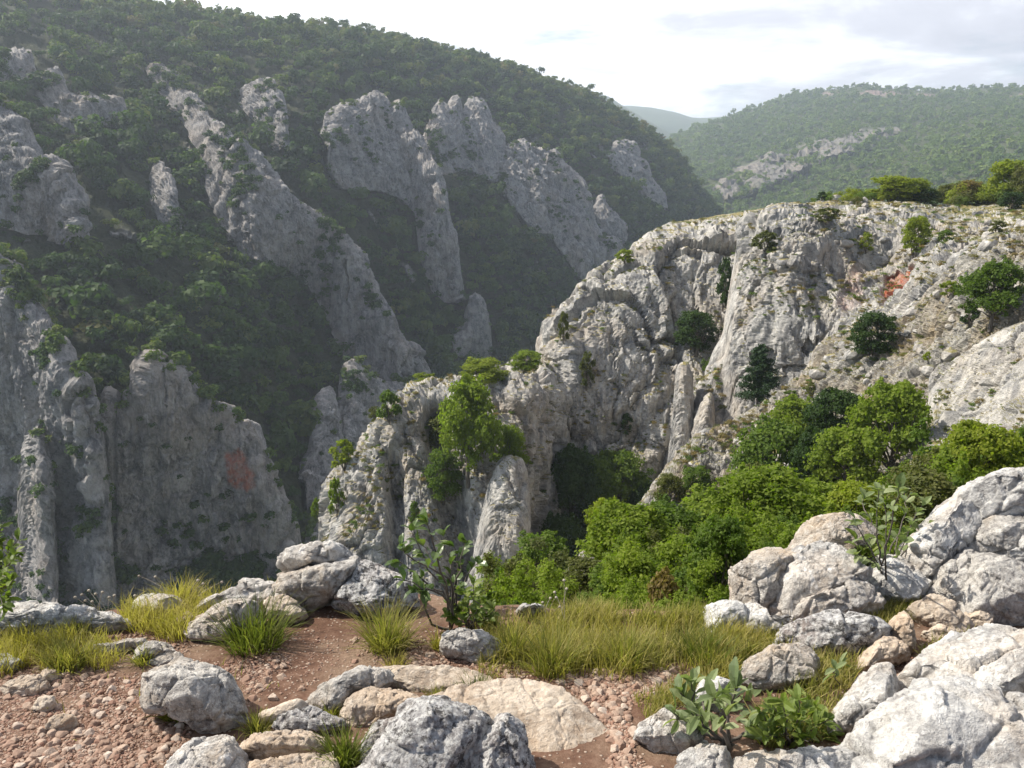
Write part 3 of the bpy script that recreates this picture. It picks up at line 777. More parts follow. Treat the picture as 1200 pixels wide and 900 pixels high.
# ------------------------------------------------------------------ far woods (one mass each: nobody could count the trees)
def wood_variants(rng, n, quads, size):
    out = []
    for i in range(n):
        bl = [((0, 0, 0.75), 0.62, 0.9)]
        for k in range(6):
            a = rng.random() * 6.28; rr = 0.35 + 0.3 * rng.random()
            bl.append(((math.cos(a) * rr, math.sin(a) * rr, 0.55 + 0.65 * rng.random()), 0.30 + 0.22 * rng.random(), 0.85))
        V, T = blob_leaves(rng, bl, quads, size, 0.6, 0.2, 0.32)
        out.append(V)
    return out
def scatter_wood(name, sheet_name, label, mat, seed, n_try, crown, sp, keep, quads, size, tintfun):
    rng = np.random.default_rng(seed)
    S = SHEETS[sheet_name]
    var = wood_variants(rng, 7, quads, size)
    # candidate positions spread evenly over the slope as it is seen, thinned by tree size
    u = rng.uniform(S['u'][0], S['u'][-1], n_try)
    vt = np.interp(u, S['u'], S['vt']); vb = np.interp(u, S['u'], S['vb'])
    v = vt + (vb - vt) * rng.random(n_try)
    area = (vb - vt).mean() * (S['u'][-1] - S['u'][0])
    P, N, (i, j), ok = sheet_at(sheet_name, u, v)
    soil = S['info']['soil'][i, j]
    d = to_px(P)[2]
    cpx = FOC * crown / d
    prob = (area / n_try) / (sp * cpx) ** 2 * np.where((v < vt + 26) & (d < 1000), 3.0, 1.0)
    sel = ok & (rng.random(n_try) < prob) & keep(rng, u, v, soil, P)
    P = P[sel]; u = u[sel]; v = v[sel]; N = N[sel]
    n = len(P)
    sc = crown * np.clip(0.43 * rng.lognormal(0, 0.33, n), 0.2, 0.85) * (1 - 0.25 * (soil[sel] < 0.5))
    if sheet_name == 'canyon_hillside':          # only scrub grows close below the rock faces
        hp = FOC * crown * 0.55 / to_px(P)[2]
        near = np.zeros(n, bool)
        for du_, dv_ in ((0, -1), (0.7, -0.7), (-0.7, -0.7), (0.6, 0)):
            _, _, ij, _ = sheet_at(sheet_name, u + du_ * hp, v + dv_ * hp)
            near |= S['info']['hole'][ij] > 0.5
        cr = np.interp(u, [p[0] for p in FAR_CREST], [p[1] for p in FAR_CREST])
        sc = np.where(near, sc * 0.42, sc) * np.where(v < cr + 12, 0.6, 1.0)
    tint = tintfun(rng, P, u, v)
    Vs, Ts = [], []
    vi = rng.integers(0, len(var), n)
    for k in range(len(var)):
        m = np.where(vi == k)[0]
        if not len(m): continue
        a = rng.random(len(m)) * 6.283
        ca, sa = np.cos(a)[:, None], np.sin(a)[:, None]
        B = var[k]
        X = B[None, :, 0] * ca - B[None, :, 1] * sa
        Yy = B[None, :, 0] * sa + B[None, :, 1] * ca
        hs = 0.8 + 0.5 * rng.random(len(m))
        W = np.stack([X, Yy, B[None, :, 2] * hs[:, None] - 0.15], -1) * sc[m][:, None, None] + P[m][:, None, :]
        Vs.append(W.reshape(-1, 3))
        tq = tint[m][:, None] + rng.normal(0, 0.06, (len(m), len(B) // 4))
        Ts.append(np.repeat(np.clip(tq, 0, 1).ravel(), 4))
    V = np.concatenate(Vs); T = np.concatenate(Ts)
    print(name, n, len(V) // 4)
    tag(link(name, quads_mesh(name, V, T, mat)), label, kind='stuff')

def far_keep(rng, u, v, soil, P):
    return (S_hole(u, v) < 0.5) & ((soil > 0.5) | (rng.random(len(u)) < 0.15))
def S_hole(u, v):
    S = SHEETS['canyon_hillside']
    return S['info']['hole'][sheet_at('canyon_hillside', u, v)[2]]
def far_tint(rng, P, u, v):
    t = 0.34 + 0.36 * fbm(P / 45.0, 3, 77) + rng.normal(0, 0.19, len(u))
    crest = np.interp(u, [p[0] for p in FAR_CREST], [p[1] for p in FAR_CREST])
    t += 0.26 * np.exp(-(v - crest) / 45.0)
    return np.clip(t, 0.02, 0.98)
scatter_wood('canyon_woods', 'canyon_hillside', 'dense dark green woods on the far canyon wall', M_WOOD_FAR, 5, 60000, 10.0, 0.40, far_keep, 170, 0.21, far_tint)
def hill_keep(rng, u, v, soil, P):
    return (soil > 0.5) | (rng.random(len(u)) < 0.22)
def hill_tint(rng, P, u, v):
    return np.clip(0.45 + 0.5 * fbm(P / 110.0, 3, 79) + rng.normal(0, 0.12, len(u)), 0, 1)
scatter_wood('distant_woods', 'distant_hill', 'hazy green woods covering the distant rounded hill', M_HILL_WOOD, 6, 90000, 9.5, 0.42, hill_keep, 44, 0.40, hill_tint)

# scrub on the ledges and crests of the far buttresses
def cliff_scrub():
    rng = np.random.default_rng(55)
    var = wood_variants(rng, 5, 90, 0.27)
    Vs, Ts = [], []
    for nm in FIN_NAMES:
        S = SHEETS[nm]
        w = S['u'][-1] - S['u'][0]
        area = w * float(np.mean(S['vb'] - S['vt']))
        n = int(area / 11.0)
        u = rng.uniform(S['u'][0], S['u'][-1], n)
        vt = np.interp(u, S['u'], S['vt']); vb = np.interp(u, S['u'], S['vb'])
        q = rng.random(n)
        v = vt + (vb - vt) * q
        P, N, _, ok = sheet_at(nm, u, v)
        nz = fbm(P * np.array([1, 1, 0.45]) / 13.0, 4, 881)
        k = np.where(ok & ((nz > 0.26 - 0.16 * (N[:, 2] > 0.5)) | (rng.random(n) < 0.012) | ((q < 0.05) & (rng.random(n) < 0.10))))[0]
        for i in k:
            B = var[rng.integers(5)]
            a = rng.random() * 6.28; ca, sa = math.cos(a), math.sin(a)
            s = 1.1 + 1.9 * rng.random() ** 2
            W = np.stack([B[:, 0] * ca - B[:, 1] * sa, B[:, 0] * sa + B[:, 1] * ca, B[:, 2] - 0.3], -1) * s + P[i]
            Vs.append(W); Ts.append(np.repeat(np.clip(rng.normal(0.32 + 0.25 * (q[i] < 0.08), 0.1) + rng.normal(0, 0.07, len(B) // 4), 0, 1), 4))
    print('scrub', len(Vs))
    tag(link('cliff_shrubbery', quads_mesh('cliff_shrubbery', np.concatenate(Vs), np.concatenate(Ts), M_WOOD_FAR)), 'dark scrub clinging to the ledges of the far buttresses', kind='stuff')
cliff_scrub()
# dull tufts and cushions on the ledges of the near ridge
def ridge_scrub():
    rng = np.random.default_rng(57)
    var = wood_variants(rng, 5, 160, 0.17)
    out = {'olive': ([], []), 'tan': ([], []), 'green': ([], [])}
    for nm, dens in (('limestone_dome', 60), ('limestone_buttress', 45), ('limestone_spur', 50), ('scree_slope', 45), ('pale_slab', 120)):
        S = SHEETS[nm]
        area = (S['u'][-1] - S['u'][0]) * float(np.mean(S['vb'] - S['vt']))
        n = int(area / dens) * 4
        u = rng.uniform(S['u'][0], S['u'][-1], n)
        v = np.interp(u, S['u'], S['vt']) + (np.interp(u, S['u'], S['vb']) - np.interp(u, S['u'], S['vt'])) * rng.random(n)
        P, N, _, ok = sheet_at(nm, u, v)
        nz = fbm(P / 5.0, 3, 883)
        k = np.where(ok & (v < 640) & (nz + 0.45 * (N[:, 2] - 0.35) > 0.17) & (rng.random(n) < 0.55))[0]
        for i in k:
            B = var[rng.integers(5)]
            a = rng.random() * 6.28; ca, sa = math.cos(a), math.sin(a)
            s = (0.16 + 0.42 * rng.random() ** 2.5) * (to_px(P[i])[2] / 95.0) ** 0.5
            W = np.stack([B[:, 0] * ca - B[:, 1] * sa, B[:, 0] * sa + B[:, 1] * ca, B[:, 2] * 0.7 - 0.25], -1) * s + P[i]
            w = ('olive', 'tan', 'tan', 'green')[rng.integers(4)]
            out[w][0].append(W); out[w][1].append(np.repeat(np.clip(rng.normal(0.5 + rng.normal(0, 0.2), 0.12, len(B) // 4), 0, 1), 4))
    for w in out:
        print('ridge scrub', w, len(out[w][0]))
        tag(link('ledge_shrubbery', quads_mesh('ledge_shrubbery', np.concatenate(out[w][0]), np.concatenate(out[w][1]), M_LEAF[w])),
            {'olive': 'dull olive cushions of scrub on the ledges of the near ridge', 'tan': 'dry tan tufts on the ledges of the near ridge', 'green': 'small green cushions of scrub on the ledges of the near ridge'}[w], kind='stuff')
ridge_scrub()
# low scrub along the plateau edge
def plateau_scrub():
    rng = np.random.default_rng(56)
    var = wood_variants(rng, 5, 900, 0.085)
    out = {'olive': ([], []), 'yellow': ([], []), 'green': ([], [])}
    for i in range(150):
        u = rng.uniform(985, 1330)
        P, N, _, ok = sheet_at('limestone_buttress', u, 236.5 + 12 * rng.random() ** 2)
        p = P[0] + np.array([0, 9 * rng.random() ** 1.5 + 1.0, -0.5])
        B = var[rng.integers(5)]
        s = (0.8 + 1.5 * rng.random()) * (0.55 + 0.45 * smooth01((u - 985) / 150))
        W = B * s + p
        w = ('olive', 'yellow', 'green')[rng.integers(3)]
        out[w][0].append(W); out[w][1].append(np.repeat(np.clip(rng.normal(0.5 + rng.normal(0, 0.2), 0.12, len(B) // 4), 0, 1), 4))
    for w in out:
        tag(link('shrubbery', quads_mesh('shrubbery', np.concatenate(out[w][0]), np.concatenate(out[w][1]), M_LEAF[w])), 'low %s scrub along the plateau skyline' % {'olive': 'dull olive', 'yellow': 'yellow green', 'green': 'mid green'}[w], kind='stuff')

# ------------------------------------------------------------------ trees and bushes one by one
def tube(pts, rad, sides=7):
    """tapered tube along pts; returns V, F (quads)"""
    pts = np.asarray(pts, float); n = len(pts)
    tg = np.gradient(pts, axis=0); tg /= np.linalg.norm(tg, axis=1, keepdims=True) + 1e-9
    ref = np.array([0.3, 0.2, 1.0]) if abs(tg[0][2]) < 0.9 else np.array([1.0, 0.1, 0.2])
    a = np.cross(tg, ref); a /= np.linalg.norm(a, axis=1, keepdims=True) + 1e-9
    b = np.cross(tg, a)
    th = np.arange(sides) / sides * 6.28318
    V = pts[:, None] + (np.cos(th)[None, :, None] * a[:, None] + np.sin(th)[None, :, None] * b[:, None]) * np.asarray(rad, float)[:, None, None]
    F = []
    for i in range(n - 1):
        for k in range(sides):
            F.append((i * sides + k, i * sides + (k + 1) % sides, (i + 1) * sides + (k + 1) % sides, (i + 1) * sides + k))
    return V.reshape(-1, 3), np.array(F)
def join_parts(parts):
    Vs, Fs, o = [], [], 0
    for V, F in parts:
        Vs.append(V); Fs.append(F + o); o += len(V)
    return np.concatenate(Vs), np.concatenate(Fs)
def wiggle(rng, a, b, n, amp):
    a = np.array(a, float); b = np.array(b, float)
    t = np.linspace(0, 1, n)[:, None]
    p = a + (b - a) * t
    p += np.cumsum(rng.normal(0, amp, (n, 3)), 0) * np.sin(np.pi * np.clip(t, 0.0, 0.97)) ** 0.5
    return p

VARIANTS = {}
def broad_variant(key, seed, leaves, size, trunk_h, nblob, flat=0.8):
    """unit tree: one unit wide, one unit high"""
    rng = np.random.default_rng(seed)
    blobs, limbs = [], []
    top = trunk_h
    nst = 1 if trunk_h > 0.12 else 4
    trunk_top = []
    for s in range(nst):
        e = (rng.normal(0, 0.05) + (0 if nst == 1 else 0.18 * math.cos(s * 1.7)), rng.normal(0, 0.05) + (0 if nst == 1 else 0.18 * math.sin(s * 1.7)), 0.5)
        p = wiggle(rng, (0.02 * s, 0, -0.08), e, 7, 0.012)
        limbs.append(tube(p, np.linspace(0.034 if nst == 1 else 0.02, 0.012, 7)))
        trunk_top.append(p)
    for k in range(nblob):
        a = k * 2.399 + rng.normal(0, 0.3)
        q = (k + 0.5) / nblob
        z = trunk_h + 0.10 + (0.86 - trunk_h) * q ** 0.9
        env = 0.36 * math.sin(math.pi * min(1, 0.30 + 0.66 * q)) ** 0.7
        rr = env * (0.45 + 0.55 * rng.random() ** 0.5)
        r = (0.115 + 0.085 * rng.random()) * (1.0 if q < 0.85 else 0.8)
        c = (math.cos(a) * rr, math.sin(a) * rr, min(z, 0.97 - r * flat))
        blobs.append((c, r, flat))
        st = trunk_top[k % nst][2 + k % 4]
        limbs.append(tube(wiggle(rng, st, c, 6, 0.012), np.linspace(0.012, 0.003, 6), 5))
    for c, r, q in list(blobs):        # ragged sprigs that break the outline
        for _ in range(2):
            e = np.array(c) + unit_dirs(rng, 1)[0] * np.array([1, 1, 0.8]) * r * 1.15
            e[2] = min(max(e[2], 0.06), 1.02)
            blobs.append((tuple(e), r * (0.22 + 0.2 * rng.random()), 1.2))
    V, T = blob_leaves(rng, blobs, leaves, size, 0.25, 0.3, 0.75)
    Vt, Ft = join_parts(limbs)
    VARIANTS[key] = (quads_mesh('crown', V, T, M_LEAF['green']), mesh_from('trunk', Vt, Ft, M_BARK, True))
for i in range(3):
    broad_variant('big%d' % i, 900 + i, 9000, 0.029, 0.16, 26)
    broad_variant('bush%d' % i, 920 + i, 6500, 0.032, 0.0, 20, 0.85)
    broad_variant('small%d' % i, 940 + i, 1800, 0.06, 0.0, 11, 0.85)
def pine_variant(key, seed):
    rng = np.random.default_rng(seed)
    limbs = [tube(wiggle(rng, (0, 0, -0.05), (0.02, 0, 0.99), 9, 0.006), np.linspace(0.03, 0.006, 9))]
    Vs, Ts = [], []
    for k in range(46):
        z = 0.07 + 0.90 * (k / 46) ** 0.92
        a = k * 2.399 + rng.normal(0, 0.25)
        L = (0.50 * (1 - z) ** 0.72 + 0.03) * (0.72 + 0.42 * rng.random()) * (0.8 if z < 0.16 else 1)
        e = np.array([math.cos(a) * L, math.sin(a) * L, z + 0.03 - 0.10 * L])
        p = wiggle(rng, (0, 0, z), e, 6, 0.006)
        limbs.append(tube(p, np.linspace(0.009, 0.002, 6), 4))
        m = int(60 + 420 * L)
        q = rng.random(m) ** 0.7
        C = p[0] + (e - p[0]) * q[:, None] + rng.normal(0, 1, (m, 3)) * np.array([0.032, 0.032, 0.018]) * (0.6 + L * 2.0)
        N = rng.normal(0, 0.55, (m, 3)); N[:, 2] += 0.8
        N /= np.linalg.norm(N, axis=1, keepdims=True)
        Vs.append(leaf_quads(rng, C, N, 0.017 + 0.016 * rng.random(m), 2.4)); Ts.append(np.repeat(np.clip(rng.normal(0.5, 0.2, m), 0, 1), 4))
    Vt, Ft = join_parts(limbs)
    VARIANTS[key] = (quads_mesh('crown', np.concatenate(Vs), np.concatenate(Ts), M_LEAF['pine']), mesh_from('trunk', Vt, Ft, M_BARK, True))
pine_variant('pine', 960)

_plant_rng = np.random.default_rng(4242)
def plant(name, cat, label, u, v, w, h, where, var, leaf, group=None, lift=0.0):
    """a tree or bush whose foot is on a hillside at photo pixel (u, v); w and h are its size in the photo"""
    P, N, _, ok = sheet_at(where, u, v)
    p = P[0].copy()
    d = float(to_px(p)[2])
    W, H = w * d / FOC, h * d / FOC
    root = bpy.data.objects.new(name, None)
    COL.objects.link(root)
    root.empty_display_size = 0.3
    nh = np.array([N[0][0], N[0][1], 0.0]) * 0.22 * W
    root.location = (p[0] + nh[0], p[1] + nh[1], p[2] - 0.05 * H + lift)
    root.rotation_euler = (0, 0, _plant_rng.random() * 6.28)
    root.scale = (W * 1.12, W * 1.12, H * 1.05)
    for me in VARIANTS[var]:
        c = bpy.data.objects.new(me.name.split('.')[0], me)
        COL.objects.link(c)
        c.parent = root
        if me.name.startswith('crown') and leaf:
            c.material_slots[0].link = 'OBJECT'
            c.material_slots[0].material = M_LEAF[leaf]
    tag(root, label, cat, group)
    return root

RG = 'bushes growing on the limestone ridge'
GT = 'leafy trees filling the gully on the right'
GB = 'bushes massed in the gully below the viewpoint'
PL = 'bushes on the plateau edge'
PLANTS = [
    # name, category, label, u, v, w, h, hillside, variant, leaf, group
    ('bush', 'bush', 'largest bright green bush, spilling down the middle of the fluted spur', 553, 562, 74, 118, 'limestone_spur', 'big0', 'bright', RG),
    ('bush', 'bush', 'yellow green bush on the spur crest directly above the largest bush', 566, 456, 56, 30, 'limestone_spur', 'bush1', 'yellow', RG),
    ('bush', 'bush', 'low bush on the crest where the spur meets the dome', 618, 440, 42, 24, 'limestone_spur', 'bush2', 'bright', RG),
    ('bush', 'bush', 'rounded green bush just above the slim rock pinnacle', 585, 560, 44, 64, 'limestone_spur', 'bush0', 'bright', RG),
    ('bush', 'bush', 'dark hearted bush hanging in the spur gully below a dull one', 514, 590, 46, 62, 'limestone_spur', 'bush2', 'green', RG),
    ('bush', 'bush', 'dull olive bush on a brown ledge left of the largest bush', 518, 528, 52, 36, 'limestone_spur', 'bush1', 'olive', RG),
    ('bush', 'bush', 'small green bush high on the left shoulder of the spur', 471, 506, 28, 36, 'limestone_spur', 'small0', 'green', RG),
    ('bush', 'bush', 'sunlit bush on the outer left edge of the spur', 421, 558, 32, 36, 'limestone_spur', 'small1', 'yellow', RG),
    ('bush', 'bush', 'narrow bush low on the outer left edge of the spur', 409, 604, 18, 44, 'limestone_spur', 'small2', 'bright', RG),
    ('bush', 'bush', 'tiny green bush at the bottom left foot of the spur', 389, 612, 14, 28, 'limestone_spur', 'small0', 'bright', RG),
    ('bush', 'bush', 'flat yellowish bush on the left part of the spur crest', 503, 460, 30, 15, 'limestone_spur', 'small1', 'yellow', RG),
    ('bush', 'bush', 'little thin bush on the steep upper left edge of the spur', 447, 498, 16, 18, 'limestone_spur', 'small2', 'olive', RG),
    ('bush', 'bush', 'short green sprig low in the spur face above the grey boulder', 488, 618, 14, 26, 'limestone_spur', 'small0', 'green', RG),
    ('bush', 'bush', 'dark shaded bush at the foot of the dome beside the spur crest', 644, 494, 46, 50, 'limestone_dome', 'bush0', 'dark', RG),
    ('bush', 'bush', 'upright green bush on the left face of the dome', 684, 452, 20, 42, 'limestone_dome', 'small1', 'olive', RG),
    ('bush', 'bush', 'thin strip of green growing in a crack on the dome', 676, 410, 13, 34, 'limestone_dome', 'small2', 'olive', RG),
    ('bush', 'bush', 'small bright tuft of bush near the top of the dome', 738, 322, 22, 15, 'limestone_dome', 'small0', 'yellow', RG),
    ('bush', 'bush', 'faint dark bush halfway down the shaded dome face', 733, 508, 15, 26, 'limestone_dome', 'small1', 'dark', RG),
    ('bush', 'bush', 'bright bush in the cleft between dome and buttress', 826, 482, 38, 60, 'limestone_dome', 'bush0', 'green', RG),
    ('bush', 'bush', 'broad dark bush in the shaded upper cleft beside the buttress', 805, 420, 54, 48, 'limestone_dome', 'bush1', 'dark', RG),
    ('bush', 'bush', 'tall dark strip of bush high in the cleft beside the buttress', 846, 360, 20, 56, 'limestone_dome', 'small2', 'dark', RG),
    ('pine_tree', 'pine', 'single dark conical pine standing before the pale buttress', 897, 470, 52, 66, 'scree_slope', 'pine', None, None),
    ('bush', 'bush', 'dark green bush alone on the scree below the red hollow', 1026, 422, 54, 52, 'scree_slope', 'bush2', 'dark', RG),
    ('bush', 'bush', 'yellow green bush above the red hollow on the plateau rim', 1078, 308, 34, 44, 'limestone_buttress', 'bush0', 'yellow', RG),
    ('bush', 'bush', 'greenish bush on the left top of the buttress', 903, 302, 32, 24, 'limestone_buttress', 'small0', 'olive', RG),
    ('bush', 'bush', 'flat olive bush in the middle of the buttress top', 962, 284, 30, 18, 'limestone_buttress', 'small1', 'olive', RG),
    ('bush', 'bush', 'small upright bush left of the shaded plateau hollow', 1013, 304, 15, 22, 'limestone_buttress', 'small2', 'yellow', RG),
    ('bush', 'bush', 'small green bush on the rubble right of the red hollow', 1113, 304, 20, 16, 'limestone_buttress', 'small0', 'green', RG),
    ('bush', 'bush', 'little pale bush on the rubble at the far right below the plateau', 1172, 284, 18, 15, 'limestone_buttress', 'small1', 'olive', RG),
    ('bush', 'bush', 'tiny round dark bush alone on the plateau skyline', 962, 241, 11, 11, 'limestone_buttress', 'small2', 'dark', PL),
    ('bush', 'bush', 'wide light green bush on the plateau edge beside a grey rock', 1042, 240, 54, 30, 'limestone_buttress', 'bush0', 'yellow', PL),
    ('bush', 'bush', 'lowest dark green bush on the middle of the plateau edge', 1080, 243, 40, 20, 'limestone_buttress', 'bush1', 'dark', PL),
    ('bush', 'bush', 'light green bush rising behind the dark plateau bush', 1066, 241, 42, 30, 'limestone_buttress', 'bush2', 'yellow', PL),
    ('bush', 'bush', 'tan half dried bush on the plateau edge', 1132, 243, 30, 28, 'limestone_buttress', 'bush0', 'tan', PL),
    ('bush', 'bush', 'pale green bush between the tan bush and the dark one', 1112, 241, 34, 24, 'limestone_buttress', 'bush1', 'olive', PL),
    ('bush', 'bush', 'small dark bush right beside the tan plateau bush', 1146, 243, 14, 14, 'limestone_buttress', 'small0', 'dark', PL),
    ('tree', 'tree', 'largest light green tree at the right end of the plateau', 1180, 243, 54, 52, 'limestone_buttress', 'bush0', 'yellow', PL),
    ('tree', 'tree', 'greyish green tree at the photo edge behind the largest plateau tree', 1206, 245, 44, 48, 'limestone_buttress', 'bush2', 'olive', PL),
    ('bush', 'bush', 'dark low bush in front of the largest plateau tree', 1184, 255, 30, 20, 'limestone_buttress', 'bush2', 'dark', PL),
    ('tree', 'tree', 'big sunlit tree at the right edge above the pale slab', 1184, 388, 68, 74, 'scree_slope', 'big0', 'green', None),
    ('bush', 'bush', 'small dark bush at the left foot of the sunlit tree by the slab', 1147, 384, 20, 22, 'scree_slope', 'small0', 'dark', RG),
    ('bush', 'bush', 'pale yellow bush on the scree above the left foot of the sunlit tree', 1128, 352, 22, 18, 'scree_slope', 'small1', 'yellow', RG),
    ('bush', 'bush', 'tiny yellow bush at the left top of the pale slab', 1100, 432, 14, 12, 'scree_slope', 'small2', 'yellow', RG),
    ('bush', 'bush', 'round yellowish tuft of bush on the upper edge of the pale slab', 1130, 436, 18, 13, 'scree_slope', 'small0', 'olive', RG),
    ('bush', 'bush', 'small green bush on the scree just right below the pine', 929, 472, 16, 11, 'scree_slope', 'small1', 'green', RG),
    ('bush', 'bush', 'small olive bush on the scree further right of the pine', 957, 464, 20, 15, 'scree_slope', 'small2', 'olive', RG),
    ('bush', 'bush', 'greenish bush on brown scree at the lower end of the broken slope', 782, 600, 38, 44, 'scree_slope', 'bush1', 'olive', RG),
    ('bush', 'bush', 'dark olive bush on the brown scree right of the greenish one', 818, 590, 40, 38, 'scree_slope', 'bush2', 'green', RG),
    # the shaded cleft between spur and dome
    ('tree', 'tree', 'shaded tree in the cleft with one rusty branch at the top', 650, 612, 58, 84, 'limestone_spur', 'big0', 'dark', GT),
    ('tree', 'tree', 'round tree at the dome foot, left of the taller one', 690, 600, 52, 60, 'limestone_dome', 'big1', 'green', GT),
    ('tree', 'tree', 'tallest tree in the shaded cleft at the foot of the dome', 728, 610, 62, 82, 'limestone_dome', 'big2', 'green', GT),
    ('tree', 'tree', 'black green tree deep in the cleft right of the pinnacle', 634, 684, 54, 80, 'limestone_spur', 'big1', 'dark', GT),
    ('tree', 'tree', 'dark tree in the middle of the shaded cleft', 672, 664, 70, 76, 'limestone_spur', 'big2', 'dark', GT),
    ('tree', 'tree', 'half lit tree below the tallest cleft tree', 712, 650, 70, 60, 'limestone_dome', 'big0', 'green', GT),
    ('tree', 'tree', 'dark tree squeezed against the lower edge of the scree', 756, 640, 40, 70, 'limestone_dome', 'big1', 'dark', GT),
    # trees on the right of the gully
    ('tree', 'tree', 'bright tree highest on the left of the gully trees, against grey rock', 935, 546, 60, 68, 'scree_slope', 'big0', 'bright', GT),
    ('tree', 'tree', 'broad mid green tree under the highest left gully tree', 930, 604, 88, 92, 'scree_slope', 'big1', 'green', GT),
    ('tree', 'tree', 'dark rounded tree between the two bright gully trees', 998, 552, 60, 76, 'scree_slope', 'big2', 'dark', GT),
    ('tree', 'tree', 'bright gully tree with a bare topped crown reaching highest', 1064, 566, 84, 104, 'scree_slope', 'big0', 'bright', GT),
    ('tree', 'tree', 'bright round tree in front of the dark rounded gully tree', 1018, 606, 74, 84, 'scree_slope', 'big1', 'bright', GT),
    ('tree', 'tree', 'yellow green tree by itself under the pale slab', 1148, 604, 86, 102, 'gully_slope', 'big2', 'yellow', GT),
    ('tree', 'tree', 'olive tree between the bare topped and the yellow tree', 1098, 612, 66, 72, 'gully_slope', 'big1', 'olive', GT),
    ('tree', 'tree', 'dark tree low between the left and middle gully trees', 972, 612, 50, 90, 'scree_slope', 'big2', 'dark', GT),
    ('tree', 'tree', 'green tree cut by the right photo edge under the slab', 1203, 596, 44, 96, 'gully_slope', 'big0', 'green', GT),
    # bushes massed in the gully
    ('bush', 'bush', 'very bright bush sprawling left above the two humped grey outcrop', 900, 650, 96, 78, 'gully_slope', 'big2', 'bright', GB),
    ('bush', 'bush', 'bright bush right behind the top of the humped grey outcrop', 945, 628, 64, 52, 'gully_slope', 'bush0', 'bright', GB),
    ('bush', 'bush', 'bright bush at the lower rim of the brown scree', 836, 640, 74, 48, 'gully_slope', 'bush1', 'bright', GB),
    ('bush', 'bush', 'green bush left of the thin rock rib, at the edge of the dark cleft', 640, 684, 54, 52, 'gully_slope', 'bush2', 'green', GB),
    ('bush', 'bush', 'yellow topped bush rising above the thin rock rib', 712, 664, 44, 64, 'gully_slope', 'big0', 'yellow', GB),
    ('bush', 'bush', 'wide green bush right of the thin rock rib', 742, 684, 84, 74, 'gully_slope', 'big1', 'bright', GB),
    ('bush', 'bush', 'dusky green bush below the brown scree rocks', 790, 664, 64, 60, 'gully_slope', 'bush0', 'green', GB),
    ('bush', 'bush', 'low round bush at the left end of the yellow grass', 614, 712, 44, 32, 'gully_slope', 'bush1', 'green', GB),
    ('bush', 'bush', 'pale green bush between the rock rib foot and the yellow grass', 652, 712, 44, 36, 'gully_slope', 'bush2', 'bright', GB),
    ('bush', 'bush', 'grey green bush behind the left half of the yellow grass', 692, 712, 46, 40, 'gully_slope', 'bush0', 'olive', GB),
    ('bush', 'bush', 'fresh green bush behind the middle of the yellow grass', 738, 716, 62, 56, 'gully_slope', 'bush1', 'bright', GB),
    ('bush', 'bush', 'half dried brownish bush standing up in the yellow grass', 776, 744, 44, 92, 'gully_slope', 'small0', 'tan', GB),
    ('bush', 'bush', 'bright bush behind the half dried brownish bush', 806, 706, 64, 60, 'gully_slope', 'bush2', 'bright', GB),
    ('bush', 'bush', 'leafy dark bush touching the left side of the humped outcrop', 846, 716, 62, 86, 'gully_slope', 'bush0', 'green', GB),
    ('bush', 'bush', 'bright bush just above the leafy dark one by the outcrop', 850, 676, 66, 50, 'gully_slope', 'bush1', 'bright', GB),
    ('bush', 'bush', 'yellowish bush behind the stems right of the outcrop top', 1010, 640, 66, 60, 'gully_slope', 'bush2', 'yellow', GB),
    ('bush', 'bush', 'olive bush behind the cracked rock pile', 1080, 636, 80, 64, 'gully_slope', 'bush0', 'olive', GB),
    ('bush', 'bush', 'green bush above the top of the cracked rock pile', 1130, 590, 70, 50, 'gully_slope', 'bush1', 'green', GB),
    ('bush', 'bush', 'bright bush peeking over the cracked rock pile at the photo edge', 1190, 580, 50, 44, 'gully_slope', 'bush2', 'bright', GB),
]
plateau_scrub()
for a in PLANTS:
    k = 1.3 if a[-1] == GB and a[3] != 776 else 1.12 if a[-1] == GT else 1.0
    plant(*a[:5], a[5] * k, a[6] * k, *a[7:])
